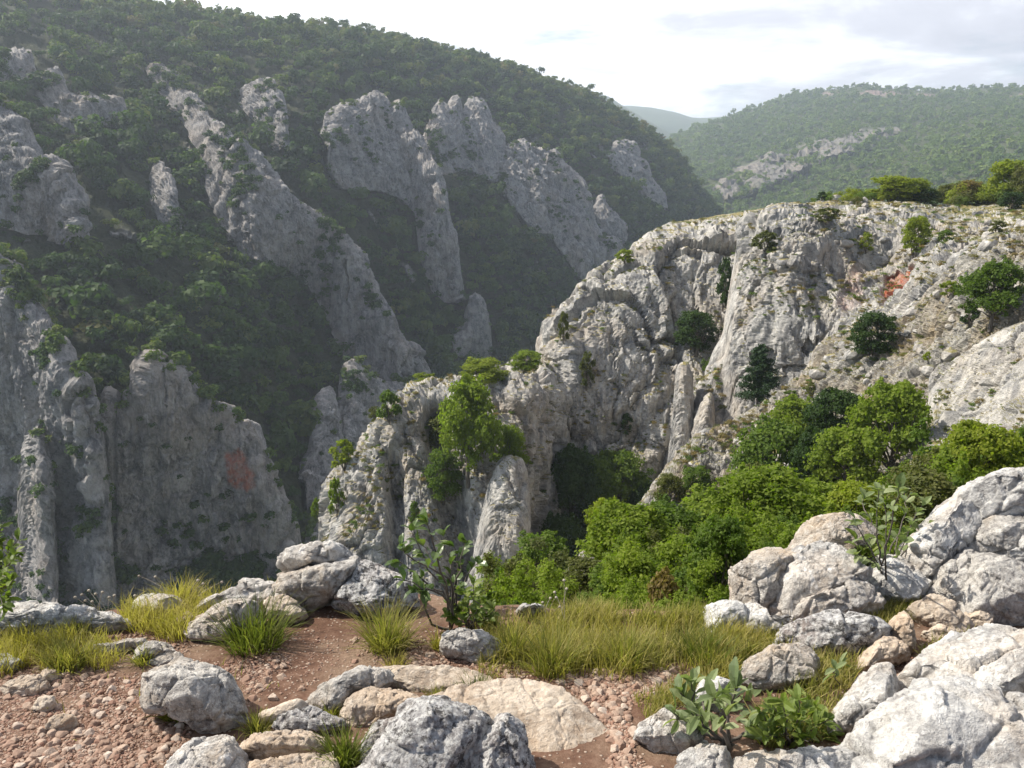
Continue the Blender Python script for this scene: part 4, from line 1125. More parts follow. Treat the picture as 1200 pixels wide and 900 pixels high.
# thicket that fills the gully between the bushes one can tell apart
def thicket():
    rng = np.random.default_rng(77)
    n = 2600
    u = rng.uniform(585, 1325, n); v = rng.uniform(560, 780, n)
    P, N, ij, ok = sheet_at('gully_slope', u, v)
    d = to_px(P)[2]
    nz = fbm(P / 4.0, 3, 99)
    cand = np.where(ok & (d > 5.2) & (nz > -0.30) & ~((u > 735) & (u < 860) & (v < 648)) & ~((u > 640) & (u < 705) & (v > 655) & (v < 745)))[0]
    var = []
    for i in range(6):
        bl = []
        for j in range(13):
            a = j * 2.4 + i + rng.normal(0, 0.4); r = 0.50 * math.sqrt((j + 0.5) / 13)
            h = 0.10 + 0.95 * rng.random() ** 1.3 * (1.05 - r)
            bl.append(((math.cos(a) * r, math.sin(a) * r, h), 0.07 + 0.13 * rng.random(), 0.6 + 0.9 * rng.random()))
            if rng.random() < 0.7: bl.append(((math.cos(a) * r * 1.1, math.sin(a) * r * 1.1, h + 0.16), 0.035 + 0.04 * rng.random(), 1.8))
        var.append(blob_leaves(rng, bl, 3000, 0.034, 0.15, 0.3, 0.8)[0])
    out = {'bright': ([], []), 'green': ([], []), 'olive': ([], [])}
    kept = []
    for k in cand:
        p, dd = P[k], d[k]
        s = (45 + 45 * rng.random()) * dd / FOC
        if any((p[0] - q[0]) ** 2 + (p[1] - q[1]) ** 2 < (0.43 * (s + r)) ** 2 for q, r in kept): continue
        kept.append((p, s))
        B = var[rng.integers(6)]
        a = rng.random() * 6.28; ca, sa = math.cos(a), math.sin(a)
        W = np.stack([B[:, 0] * ca - B[:, 1] * sa, B[:, 0] * sa + B[:, 1] * ca, B[:, 2] * (0.65 + 0.5 * rng.random())], -1) * s + p
        q = nz[k] + rng.normal(0, 0.2)
        w = 'bright' if q > -0.02 else 'green' if q > -0.22 else 'olive'
        out[w][0].append(W); out[w][1].append(np.repeat(np.clip(rng.normal(0.45 + rng.normal(0, 0.32), 0.17, len(B) // 4), 0, 1), 4))
    print('thicket', len(kept))
    for w, lab in (('bright', 'bright green thicket filling the gully between the bushes'), ('green', 'darker green thicket filling the gully between the bushes'), ('olive', 'dull olive thicket patches in the gully')):
        if out[w][0]: tag(link('thicket', quads_mesh('thicket', np.concatenate(out[w][0]), np.concatenate(out[w][1]), M_LEAF[w])), lab, kind='stuff')
thicket()
# ------------------------------------------------------------------ the ground at the viewpoint
def gz(x, y):
    x = np.asarray(x, float); y = np.asarray(y, float)
    z = -0.12 * (y - 1.9)
    Q = np.stack([np.ravel(x), np.ravel(y), np.zeros(x.size)], -1)
    z = z + (0.030 * fbm(Q / 0.75, 4, 701)).reshape(x.shape)
    r = smooth01((x + 0.45) / 0.5)                      # 0 on the cliff side, 1 on the gully side
    ye = np.interp(x, [-9, -2.2, -1.4, -0.9, -0.4, 0.2, 0.9, 1.5, 2.2, 9], [2.74, 2.78, 3.0, 3.22, 3.10, 2.84, 2.88, 3.3, 3.5, 4.0])
    ye = ye + (0.10 * fbm(Q[:, :1] * np.array([[1, 0, 0]]) / 0.35, 3, 705)).reshape(x.shape)
    t = np.maximum(y - ye, 0)
    drop_l = np.minimum(2.6 * t ** 1.3 + 0.3 * t, 70)
    drop_r = 1.05 * t ** 2 / (t + 0.25)
    return z - drop_l * (1 - r) - drop_r * r
def ground_at(u, v):
    """where the sight line of photo pixel (u, v) meets the ground"""
    u = np.atleast_1d(np.asarray(u, float)); v = np.atleast_1d(np.asarray(v, float))
    Ys = np.linspace(1.2, 9.0, 340)
    best = np.full(len(u), 9.0); done = np.zeros(len(u), bool)
    for Y in Ys:
        p = at(u, v, Y)
        hit = (~done) & (p[:, 2] <= gz(p[:, 0], p[:, 1]))
        best[hit] = Y; done |= hit
        if done.all(): break
    lo_ = best - (Ys[1] - Ys[0]); hi_ = best.copy()
    for _ in range(9):
        mid = (lo_ + hi_) / 2
        p = at(u, v, mid)
        under = p[:, 2] <= gz(p[:, 0], p[:, 1])
        hi_ = np.where(under, mid, hi_); lo_ = np.where(under, lo_, mid)
    best = np.where(done, hi_, best)
    p = at(u, v, best)
    p[:, 2] = gz(p[:, 0], p[:, 1])
    return p

gx = np.arange(-6.0, 7.5, 0.024); gy = np.concatenate([np.arange(-4, 1.2, 0.08), np.arange(1.2, 6.6, 0.018), np.arange(6.6, 9.5, 0.06)])
GX, GY = np.meshgrid(gx, gy)
flat = np.stack([GX.ravel(), GY.ravel(), np.zeros(GX.size)], -1)
micro = 0.007 * fbm(flat / 0.09, 4, 711) + 0.0035 * fbm(flat / 0.02, 2, 712)
GP = np.stack([GX.ravel(), GY.ravel(), gz(GX, GY).ravel() + micro], -1)
gm, gt, gout = new_mat('red_brown_soil')
geo = gt.add('ShaderNodeNewGeometry'); pos = geo.outputs['Position']
a1 = gt.noise(pos, 2.2, 5, 0.6); a2 = gt.noise(pos, 26, 6, 0.7); a3 = gt.noise(pos, 120, 4, 0.7)
col = gt.ramp(a2, [(0.32, (0.075, 0.040, 0.027)), (0.5, (0.118, 0.066, 0.045)), (0.68, (0.18, 0.112, 0.080))])
col = gt.mix(gt.ramp(a1, [(0.45, 0.0), (0.62, 0.75)]), col, gt.ramp(a3, [(0.35, (0.14, 0.095, 0.062)), (0.65, (0.30, 0.22, 0.16))]))
vg = gt.add('ShaderNodeTexVoronoi', i_Scale=62.0); gt.link(pos, vg.inputs['Vector'])
grit = gt.ramp(vg.outputs['Distance'], [(0.22, 1.0), (0.34, 0.0)])
gsel = gt.ramp(gt.add('ShaderNodeSeparateColor', i_0=vg.outputs['Color']).outputs[0], [(0.60, 0.0), (0.64, 1.0)])
gf = gt.math('MULTIPLY', grit, gsel)
col = gt.mix(gf, col, gt.ramp(a3, [(0.3, (0.28, 0.20, 0.15)), (0.7, (0.46, 0.38, 0.31))]))
bs = gt.add('ShaderNodeBsdfPrincipled', i_Roughness=0.95); bs.inputs['Specular IOR Level'].default_value = 0.15
gt.link(col, bs.inputs['Base Color'])
h = gt.math('ADD', gt.math('MULTIPLY', a2, 0.8), gt.math('ADD', gt.math('MULTIPLY', a3, 0.25), gt.math('MULTIPLY', gf, 0.5)))
bp = gt.add('ShaderNodeBump', i_Strength=0.8, i_Distance=0.012); gt.link(h, bp.inputs['Height']); gt.link(bp.outputs[0], bs.inputs['Normal'])
gt.link(bs.outputs[0], gout.inputs['Surface'])
tag(link('ground', mesh_from('ground', GP, grid_faces(*GX.shape)[:, ::-1], gm, True)), 'red brown stony soil of the viewpoint ledge', kind='structure')

# ------------------------------------------------------------------ boulders
M_R = {
    'white': rock_material('white_limestone', 0.16, light=(0.66, 0.645, 0.62), dark=(0.27, 0.26, 0.255), warm=(0.54, 0.43, 0.32), warm_amt=0.65, streak=0.15, pits=0.5, use_slope=False, stain=False, bump=0.8, lichen=0.25),
    'grey': rock_material('grey_limestone', 0.15, light=(0.58, 0.55, 0.51), dark=(0.22, 0.205, 0.195), warm=(0.52, 0.40, 0.28), warm_amt=0.85, streak=0.2, pits=0.6, use_slope=False, stain=False, bump=0.85, lichen=0.38),
    'lichen': rock_material('lichen_covered_limestone', 0.11, light=(0.56, 0.55, 0.54), dark=(0.20, 0.19, 0.19), warm=(0.30, 0.21, 0.16), warm_amt=0.4, streak=0.1, pits=0.6, use_slope=False, stain=False, bump=0.85, lichen=0.95),
    'tan': rock_material('tan_limestone', 0.18, light=(0.52, 0.44, 0.355), dark=(0.30, 0.235, 0.18), warm=(0.47, 0.335, 0.225), warm_amt=0.7, streak=0.1, pits=0.2, use_slope=False, stain=False, bump=0.6, lichen=0.15),
}
_ico = {}
def ico(sub):
    if sub not in _ico:
        bm = bmesh.new()
        bmesh.ops.create_icosphere(bm, subdivisions=sub, radius=1.0)
        V = np.array([v.co[:] for v in bm.verts]); F = np.array([[v.index for v in f.verts] for f in bm.faces])
        bm.free()
        _ico[sub] = (V, F)
    return _ico[sub]
def facet_radius(D, rng, n=16, lo=0.80, hi=1.0, soft=50):
    """radius of a rounded many-faced stone along the directions D"""
    N = unit_dirs(rng, n)
    d = rng.uniform(lo, hi, n)
    r = d[None] / np.maximum(D @ N.T, 0.05)
    r = -np.log(np.exp(-soft * np.minimum(r, 3)).sum(1) + math.exp(-soft * 1.22)) / soft
    return r / np.percentile(r, 75)
def boulder(label, outline, base, tilt, thick, mat, seed, res=6, rough=1.0, grp=None, name='boulder', cat='rock', dY=0.0):
    """one stone: its outline lies in a plane tilted towards the viewer, its thickness is real"""
    rng = np.random.default_rng(seed)
    o = np.array(outline, float)
    gr = 1.10 if grp in (RP, RO) else 1.07 if grp else 1.0
    o = o.mean(0) + (o - o.mean(0)) * gr
    cu, cv = (o[:, 0].min() + o[:, 0].max()) / 2, (o[:, 1].min() + o[:, 1].max()) / 2
    g = ground_at(cu, base)[0]
    e = R(tilt)
    n = np.array([0.0, -math.cos(e), math.sin(e)])
    # plane through the contact point
    p0 = g + np.array([0, dY, 0])
    cam_o = np.array([0, 0, CAMZ])
    def plane(u, v):
        d = np.stack(ray(u, v), -1)
        d = d / np.linalg.norm(d, axis=-1, keepdims=True)
        k = ((p0 - cam_o) @ n) / (d @ n)
        return cam_o + d * k[..., None]
    C = plane(np.array([cu]), np.array([cv]))[0]
    ax = np.array([1.0, 0, 0]); ay = np.cross(n, ax)
    pts = plane(o[:, 0], o[:, 1]) - C
    px, py = pts @ ax, pts @ ay
    # radial outline (densified so that straight sides stay straight)
    X, Y_ = [], []
    for i in range(len(px)):
        j = (i + 1) % len(px)
        for t in np.linspace(0, 1, 12, endpoint=False):
            X.append(px[i] + (px[j] - px[i]) * t); Y_.append(py[i] + (py[j] - py[i]) * t)
    X = np.array(X); Y_ = np.array(Y_)
    th = np.arctan2(Y_, X); rr = np.hypot(X, Y_)
    od = np.argsort(th); th = th[od]; rr = rr[od]
    D, F = ico(res)
    a = np.arctan2(D[:, 1], D[:, 0]); s = np.hypot(D[:, 0], D[:, 1])
    rho = np.interp(a, np.concatenate([th - 2 * np.pi, th, th + 2 * np.pi]), np.concatenate([rr] * 3))
    fr = np.clip(facet_radius(D, rng, 18, 0.78, 1.0), 0.6, 1.12)
    sil = s ** 0.62
    frs = 1 + (fr - 1) * (1 - s ** 4) * 0.6
    loc = np.stack([np.cos(a) * rho * sil, np.sin(a) * rho * sil, np.sign(D[:, 2]) * np.abs(D[:, 2]) ** 0.7 * thick * fr], -1)
    loc[:, :2] *= (frs * 1.0)[:, None]
    size = float(np.sqrt(np.mean(rr) * thick)) * 2
    # flat fracture faces: whatever stands beyond a plane is cut back to it
    cuts = unit_dirs(rng, 20)
    cuts[:, 2] = np.where(rng.random(20) < 0.75, np.abs(cuts[:, 2]), cuts[:, 2])
    dim = np.abs(loc).max(0) + 1e-9
    lu = loc / dim
    for cn_ in cuts:
        sc_ = lu @ cn_
        off_ = sc_.max() * (rng.uniform(0.74, 0.93) if cn_[2] > 0.3 else rng.uniform(0.90, 0.98))
        lu = lu - np.outer(np.maximum(sc_ - off_, 0) * 0.93, cn_)
    loc = lu * dim
    P = C + loc[:, :1] * ax + loc[:, 1:2] * ay + loc[:, 2:] * n
    # normals of the smooth stone for the relief
    fn = np.cross(P[F[:, 1]] - P[F[:, 0]], P[F[:, 2]] - P[F[:, 0]])
    N = np.zeros_like(P)
    for k in range(3): np.add.at(N, F[:, k], fn)
    N /= np.linalg.norm(N, axis=1, keepdims=True) + 1e-12
    sh = np.array([seed * 3.1, seed * 1.7, 0])
    Q = P + sh
    w = np.stack([fbm(Q / (size * 0.4) + 3 * k, 2, seed + k) for k in range(3)], -1) * size * 0.10
    f1, e1 = worley((Q + w) / (size * 0.55), seed)
    f2, e2 = worley((Q + w * 0.5) / (size * 0.20), seed + 3)
    hgt = 0.034 * f1 - 0.030 * np.exp(-(e1 / 0.06) ** 2) + 0.024 * f2 - 0.004 * np.exp(-(e2 / 0.10) ** 2)
    hgt += (0.016 * min(1, 0.35 / size)) * fbm(Q * np.array([1, 1, 0.6]) / min(size * 0.22, 0.07), 7, seed + 20, gain=0.6, ridged=True)
    f3, e3 = worley((Q + w * 0.6) / 0.028, seed + 8)
    pit = np.clip(0.5 - f3, 0, 1) * smooth01((fbm(Q / (size * 0.35), 3, seed + 41) + 0.05) / 0.25)
    hgt += (0.0045 * fbm(Q / 0.022, 4, seed + 25, gain=0.6) - 0.0035 * pit + 0.0015 * f3) / size
    P = P + N * (hgt * size * rough)[:, None]
    ob = link(name, mesh_from(name, P - g, F, M_R[mat], True), None, g)
    tag(ob, label, cat, grp)
    return ob

RP = 'cracked limestone blocks piled on the right'
RO = 'weathered limestone outcrop stones on the right'
RL = 'stones along the cliff edge on the left'
RC = 'stones bedded in the path in front'
B = [
    ('long flat white slab at the left end of the cliff edge', [(-60, 716), (0, 721), (20, 714), (45, 709), (62, 710), (85, 716), (110, 718), (145, 727), (152, 735), (112, 741), (60, 748), (0, 756), (-60, 756)], 742, 58, 0.10, 'white', 1, 7, 1, RL),
    ('thin grey stone lying left of a second one among the left grass', [(97, 765), (110, 755), (140, 750), (165, 748), (172, 754), (150, 760), (120, 769), (99, 771)], 768, 60, 0.035, 'grey', 2, 6, 1, RL),
    ('rounded brownish stone right of the thin grey one in the grass', [(154, 774), (164, 758), (185, 751), (199, 757), (206, 766), (190, 772), (170, 776)], 772, 50, 0.06, 'grey', 3, 6, 1, RL),
    ('flat sliver of stone just above the cracked boulder', [(172, 778), (195, 767), (216, 766), (206, 776), (186, 782)], 778, 65, 0.02, 'grey', 4, 5, 1, RL),
    ('pale stone half hidden behind the tallest yellow grass tuft', [(155, 704), (165, 698), (185, 696), (205, 700), (216, 709), (212, 720), (180, 724), (158, 718)], 722, 40, 0.08, 'white', 5, 6, 1, RL),
    ('small pinkish stone in dry grass left of the pointed stone', [(203, 728), (218, 717), (230, 720), (226, 732), (212, 738)], 736, 45, 0.04, 'tan', 6, 5, 1, RL),
    ('pointed grey stone with dark underside above the deep green tuft', [(216, 744), (230, 729), (250, 716), (268, 706), (286, 704), (300, 711), (305, 722), (300, 740), (280, 750), (250, 752), (225, 750)], 746, 42, 0.11, 'grey', 7, 7, 1, RL),
    ('long sloping pale stone leaning up to the split block', [(222, 716), (255, 700), (275, 690), (290, 680), (300, 676), (309, 684), (318, 678), (332, 680), (346, 690), (356, 706), (342, 720), (310, 722), (262, 722)], 716, 38, 0.12, 'white', 8, 7, 1, RL),
    ('largest speckled block on the cliff edge below a capping slab', [(312, 698), (330, 679), (345, 669), (370, 664), (395, 658), (414, 652), (422, 664), (408, 685), (388, 702), (366, 715), (354, 712), (344, 702), (328, 699)], 716, 36, 0.14, 'grey', 9, 7, 1, RL),
    ('flat capping slab resting on the speckled block', [(327, 669), (331, 655), (337, 646), (355, 643), (390, 641), (402, 644), (414, 653), (418, 662), (400, 665), (370, 662), (346, 669), (334, 672)], 712, 42, 0.12, 'white', 10, 7, 1, RL),
    ('dark shaded rock at the right end of the split block group', [(392, 708), (408, 686), (418, 668), (430, 659), (445, 663), (460, 671), (476, 678), (489, 691), (487, 716), (460, 724), (420, 722)], 718, 36, 0.14, 'lichen', 11, 7, 1, RL),
    ('low brown stone tucked under the front of the speckled block', [(312, 704), (335, 699), (352, 711), (360, 722), (342, 732), (318, 730)], 730, 45, 0.07, 'tan', 12, 6, 1, RL),
    ('large cracked tan and white boulder beside the gravel', [(168, 816), (178, 799), (194, 782), (206, 774), (222, 777), (240, 780), (256, 785), (269, 800), (279, 815), (285, 836), (282, 852), (262, 863), (240, 861), (226, 846), (210, 836), (190, 832), (171, 828)], 856, 40, 0.13, 'grey', 13, 7, 1, RC),
    ('bright white boulder cut off by the bottom edge on the left', [(172, 935), (200, 890), (225, 872), (245, 857), (256, 856), (268, 865), (286, 890), (305, 935)], 920, 45, 0.10, 'white', 14, 7, 1, RC),
    ('tan ledge stone between the white boulder and the green tuft', [(276, 874), (300, 862), (325, 857), (345, 856), (365, 860), (383, 866), (381, 881), (350, 887), (320, 892), (288, 894)], 890, 52, 0.06, 'tan', 15, 7, 1, RC),
    ('dark seamed stone at the bottom edge below the tan ledge', [(268, 930), (290, 893), (320, 892), (350, 886), (386, 880), (402, 930)], 920, 55, 0.06, 'tan', 16, 6, 1, RC),
    ('small grey knobbly stone on top of the tan ledge', [(322, 852), (325, 842), (345, 836), (362, 828), (380, 835), (398, 842), (401, 856), (380, 862), (350, 861), (330, 860)], 858, 50, 0.06, 'lichen', 17, 6, 1, RC),
    ('smooth buff stone sloping into the red soil', [(292, 852), (308, 838), (330, 826), (350, 823), (364, 829), (346, 842), (325, 854)], 848, 60, 0.05, 'tan', 18, 6, 0.6, RC),
    ('grey stone with a dark shaded hollow, left of the pale slabs', [(358, 824), (378, 806), (400, 795), (418, 785), (430, 780), (450, 783), (458, 795), (442, 810), (416, 810), (403, 830), (386, 838), (368, 834)], 828, 52, 0.08, 'grey', 19, 7, 1, RC),
    ('long pale slab bedded behind the lichen boulder', [(438, 788), (468, 780), (490, 783), (540, 785), (570, 790), (580, 804), (535, 816), (495, 816), (468, 806), (448, 804)], 806, 68, 0.04, 'tan', 20, 6, 0.7, RC),
    ('buff slab left of the lichen boulder with a ragged front', [(396, 846), (414, 815), (440, 803), (465, 804), (492, 818), (482, 834), (456, 842), (430, 854), (408, 858)], 848, 58, 0.06, 'tan', 21, 7, 1, RC),
    ('small grey stone wedged against the left flank of the lichen boulder', [(422, 880), (430, 852), (450, 845), (467, 842), (458, 862), (442, 888), (426, 900)], 892, 45, 0.05, 'lichen', 22, 6, 1, RC),
    ('biggest dark spotted lichen boulder at the bottom centre', [(404, 945), (428, 893), (454, 860), (469, 836), (484, 824), (496, 820), (520, 823), (546, 829), (566, 844), (574, 856), (566, 880), (556, 945)], 925, 42, 0.13, 'lichen', 23, 7, 1.1, RC),
    ('upright lobe with rusty lichen right of the dark spotted boulder', [(540, 945), (552, 884), (570, 855), (586, 842), (600, 840), (612, 853), (619, 880), (634, 945)], 925, 42, 0.10, 'lichen', 24, 7, 1, RC),
    ('broadest smooth tan slab in the path', [(478, 842), (505, 822), (545, 806), (590, 796), (626, 796), (656, 807), (674, 820), (692, 840), (714, 862), (718, 877), (692, 890), (654, 902), (646, 935), (590, 935), (556, 884), (516, 854)], 866, 72, 0.055, 'tan', 25, 7, 0.55, RC),
    ('single grey angular stone between path and yellow grass', [(519, 762), (521, 746), (540, 739), (560, 738), (573, 745), (593, 756), (591, 763), (576, 773), (561, 779), (545, 773), (525, 769)], 774, 45, 0.08, 'grey', 26, 7, 0.9, RC),
    # outcrop on the right
    ('topmost rounded rock of the humped outcrop, behind leaves', [(932, 646), (940, 626), (950, 612), (975, 606), (1000, 605), (1015, 611), (1020, 624), (1012, 645), (985, 652), (960, 655), (945, 658)], 690, 32, 0.16, 'grey', 31, 7, 1, RO),
    ('left hump of the outcrop beside the leafy dark bush', [(860, 668), (885, 650), (905, 645), (926, 644), (934, 656), (920, 695), (905, 712), (885, 718), (866, 705)], 716, 36, 0.15, 'grey', 32, 7, 1, RO),
    ('biggest grooved hump in the middle of the outcrop', [(898, 726), (909, 690), (924, 655), (940, 643), (960, 638), (986, 640), (1001, 655), (1009, 675), (1012, 694), (985, 708), (950, 722), (928, 728)], 718, 38, 0.18, 'white', 33, 7, 1, RO),
    ('lower right shoulder of the outcrop above a yellow tuft', [(922, 736), (940, 705), (965, 693), (990, 683), (1010, 689), (1026, 700), (1031, 716), (1016, 730), (985, 735), (950, 732)], 728, 42, 0.13, 'white', 34, 7, 1, RO),
    ('small square stone at the left end of the outcrop in yellow grass', [(826, 740), (831, 712), (848, 704), (865, 707), (877, 716), (874, 740), (855, 746), (835, 748)], 744, 40, 0.08, 'white', 35, 6, 1, RO),
    ('low white stone bridging the square stone and the grooved hump', [(866, 744), (871, 716), (880, 704), (890, 714), (897, 730), (924, 726), (908, 745), (882, 754)], 746, 45, 0.08, 'white', 36, 6, 1, RO),
    ('wide dark faced stone lying in front of the outcrop', [(903, 776), (919, 741), (935, 730), (960, 723), (1000, 721), (1021, 727), (1037, 740), (1032, 757), (1010, 769), (985, 762), (960, 762), (938, 772)], 764, 44, 0.12, 'lichen', 37, 7, 1, RO),
    ('humped grey stone with a black spot above the herb patch', [(864, 806), (878, 777), (895, 768), (905, 756), (930, 756), (951, 764), (965, 776), (958, 799), (935, 806), (900, 806), (884, 814)], 802, 44, 0.11, 'grey', 38, 7, 1, RO),
    ('white sunlit stone behind the broad grey green leaves', [(812, 822), (828, 796), (845, 790), (861, 794), (865, 806), (852, 832), (838, 836), (820, 830)], 830, 45, 0.08, 'white', 39, 6, 1, RO),
    ('tan stone at the edge of the bare red soil pocket', [(1000, 790), (1012, 768), (1030, 752), (1045, 745), (1056, 755), (1064, 771), (1050, 779), (1025, 780), (1008, 790)], 782, 48, 0.07, 'tan', 40, 6, 1, RO),
    ('upright tan stone leaning behind the soil pocket stone', [(1035, 744), (1048, 724), (1060, 718), (1069, 744), (1068, 764), (1058, 767), (1047, 754)], 764, 42, 0.06, 'tan', 41, 6, 1, RO),
    ('tilted white stone with a dark cleft beside the biggest rock', [(966, 864), (984, 831), (1004, 806), (1025, 784), (1040, 785), (1050, 800), (1047, 822), (1026, 846), (992, 858), (974, 868)], 856, 45, 0.10, 'white', 42, 7, 1, RO),
    ('tan ledge running down below the cracked pile', [(1066, 713), (1090, 702), (1106, 707), (1122, 720), (1138, 735), (1128, 745), (1105, 740), (1082, 727)], 738, 55, 0.06, 'tan', 43, 6, 1, RO),
    ('thin tan step stone beneath the tan ledge', [(1080, 742), (1100, 735), (1134, 745), (1124, 755), (1094, 752)], 752, 60, 0.04, 'tan', 44, 6, 1, RO),
    ('small buff stone at the foot of the tallest pile block', [(1126, 722), (1150, 711), (1164, 725), (1154, 742), (1135, 734)], 738, 55, 0.06, 'tan', 45, 6, 1, RO),
    # cracked pile
    ('rounded white rock at the left foot of the cracked pile', [(1006, 700), (1014, 670), (1030, 657), (1055, 654), (1066, 664), (1084, 680), (1082, 700), (1050, 708), (1015, 708)], 706, 38, 0.13, 'white', 51, 7, 1, RP),
    ('long sloping ramp rock forming the left flank of the cracked pile', [(1052, 666), (1074, 633), (1094, 610), (1114, 590), (1131, 577), (1147, 590), (1143, 616), (1128, 632), (1116, 658), (1088, 682), (1066, 674)], 704, 34, 0.16, 'white', 52, 7, 1, RP),
    ('topmost broad rock crowning the cracked pile', [(1116, 594), (1130, 574), (1150, 562), (1175, 554), (1250, 552), (1270, 610), (1215, 632), (1180, 614), (1150, 606), (1134, 610)], 708, 34, 0.20, 'white', 53, 7, 1, RP),
    ('knobbly rock set in the middle of the cracked pile', [(1136, 640), (1147, 605), (1170, 587), (1192, 600), (1203, 622), (1180, 636), (1173, 649), (1150, 650)], 712, 36, 0.15, 'grey', 54, 7, 1, RP),
    ('rock at the right photo edge over the flat faced block', [(1168, 648), (1180, 620), (1200, 609), (1260, 602), (1270, 672), (1200, 674), (1184, 660)], 716, 36, 0.17, 'white', 55, 7, 1, RP),
    ('largest flat faced pinkish block at the base of the cracked pile', [(1131, 724), (1139, 680), (1150, 651), (1165, 651), (1186, 657), (1201, 669), (1260, 672), (1260, 734), (1170, 732)], 728, 30, 0.14, 'grey', 56, 7, 0.7, RP),
    ('narrow block between two dark clefts of the cracked pile', [(1096, 698), (1104, 665), (1125, 652), (1139, 640), (1147, 652), (1139, 682), (1131, 716), (1108, 714)], 716, 32, 0.11, 'grey', 57, 7, 0.8, RP),
    ('small grey stone jammed in the dark cleft of the pile', [(1076, 706), (1088, 685), (1100, 688), (1100, 708)], 710, 38, 0.07, 'grey', 58, 6, 1, RP),
    # the big rock in the corner
    ('sharp white crest of the great rock in the right bottom corner', [(1034, 808), (1074, 776), (1100, 760), (1130, 742), (1160, 728), (1180, 723), (1225, 732), (1270, 760), (1270, 870), (1180, 850), (1140, 850), (1090, 850), (1045, 840)], 850, 38, 0.17, 'white', 61, 7, 1.1, None),
    ('great low white rock filling the right bottom corner', [(958, 990), (962, 900), (976, 872), (1010, 846), (1036, 818), (1062, 800), (1100, 798), (1150, 812), (1200, 818), (1290, 826), (1300, 990), (1120, 1010)], 925, 52, 0.20, 'white', 62, 7, 1.1, None),
    ('low white tongue of rock reaching left in front of the herb patch', [(836, 950), (846, 902), (862, 886), (900, 881), (940, 876), (980, 866), (1004, 872), (1010, 905), (1000, 960), (920, 980)], 925, 55, 0.10, 'white', 162, 7, 1.0, None),
    ('split pale stone at the left foot of the broad leaved plant', [(746, 864), (751, 849), (770, 838), (785, 831), (802, 838), (820, 852), (828, 872), (804, 890), (775, 884)], 880, 50, 0.07, 'white', 63, 7, 1, RC),
    ('white stone at the bottom edge under the broad leaved plant', [(780, 930), (802, 883), (825, 871), (850, 876), (860, 900), (852, 935)], 920, 48, 0.08, 'white', 64, 6, 1, RC),
    ('pale flat slab cut by the left photo edge', [(-40, 766), (10, 767), (24, 775), (12, 787), (-40, 796)], 788, 60, 0.05, 'white', 65, 6, 1, RL),
    ('pale plate of stone on the gravel near the left edge', [(3, 808), (20, 797), (44, 790), (56, 801), (40, 815), (14, 820)], 815, 62, 0.04, 'tan', 66, 6, 1, RC),
    ('small upright buff stone beside the pale plate on the gravel', [(43, 800), (52, 785), (63, 783), (66, 794), (56, 804)], 802, 45, 0.03, 'tan', 67, 5, 1, RC),
    ('pinkish brown stone lying in the left gravel', [(36, 832), (48, 817), (62, 815), (66, 826), (54, 836)], 834, 50, 0.03, 'tan', 68, 5, 1, RC),
    ('dusty flat stone in the gravel below the pinkish brown one', [(52, 854), (66, 838), (86, 836), (90, 848), (74, 860)], 858, 58, 0.03, 'tan', 69, 5, 1, RC),
    ('grey lump of stone in the gully bushes behind the yellow grass', [(603, 722), (610, 711), (622, 712), (630, 709), (640, 714), (640, 724)], 724, 40, 0.12, 'lichen', 70, 5, 1, None),
]
for a in B:
    boulder(*a)

# ------------------------------------------------------------------ loose gravel
gvm, gvt, gvo = new_mat('gravel_stone')
ga = gvt.add('ShaderNodeAttribute', attribute_name='tint')
oi = gvt.add('ShaderNodeObjectInfo')
gp_ = gvt.add('ShaderNodeNewGeometry').outputs['Position']
gf = gvt.math('ADD', ga.outputs['Fac'], gvt.math('MULTIPLY', gvt.math('SUBTRACT', oi.outputs['Random'], 0.5), 0.7))
gc = gvt.ramp(gf, [(0.0, (0.24, 0.13, 0.09)), (0.3, (0.28, 0.185, 0.135)), (0.6, (0.38, 0.29, 0.225)), (1.0, (0.54, 0.47, 0.40))])
gc = gvt.mix(gvt.ramp(gvt.noise(gp_, 90, 5, 0.7), [(0.4, 0.45), (0.6, 0.0)]), gc, (0.20, 0.12, 0.085))
gb = gvt.add('ShaderNodeBsdfPrincipled', i_Roughness=0.9); gvt.link(gc, gb.inputs['Base Color'])
gbp = gvt.add('ShaderNodeBump', i_Strength=0.5, i_Distance=0.004); gvt.link(gvt.noise(gp_, 160, 4, 0.7), gbp.inputs['Height']); gvt.link(gbp.outputs[0], gb.inputs['Normal'])
gvt.link(gb.outputs[0], gvo.inputs['Surface'])
peb = []
for k in range(6):
    rg = np.random.default_rng(3000 + k)
    D, F = ico(3)
    r = facet_radius(D, rg, 10, 0.62, 1.0, 60)
    V = D * r[:, None] * np.array([1, 0.75 + 0.2 * rg.random(), 0.5 + 0.15 * rg.random()])
    V += D * (0.04 * fbm(V * 3 + k, 2, k))[:, None]
    D2, F2 = ico(2)
    r2 = facet_radius(D2, np.random.default_rng(3000 + k), 12, 0.70, 1.0, 30)
    V2 = D2 * r2[:, None] * np.array([1, 0.8, 0.55])
    peb.append((mesh_from('stone', V, F, gvm, False, {'tint': np.full(len(V), 0.52)}), V2, F2))
rng = np.random.default_rng(31)
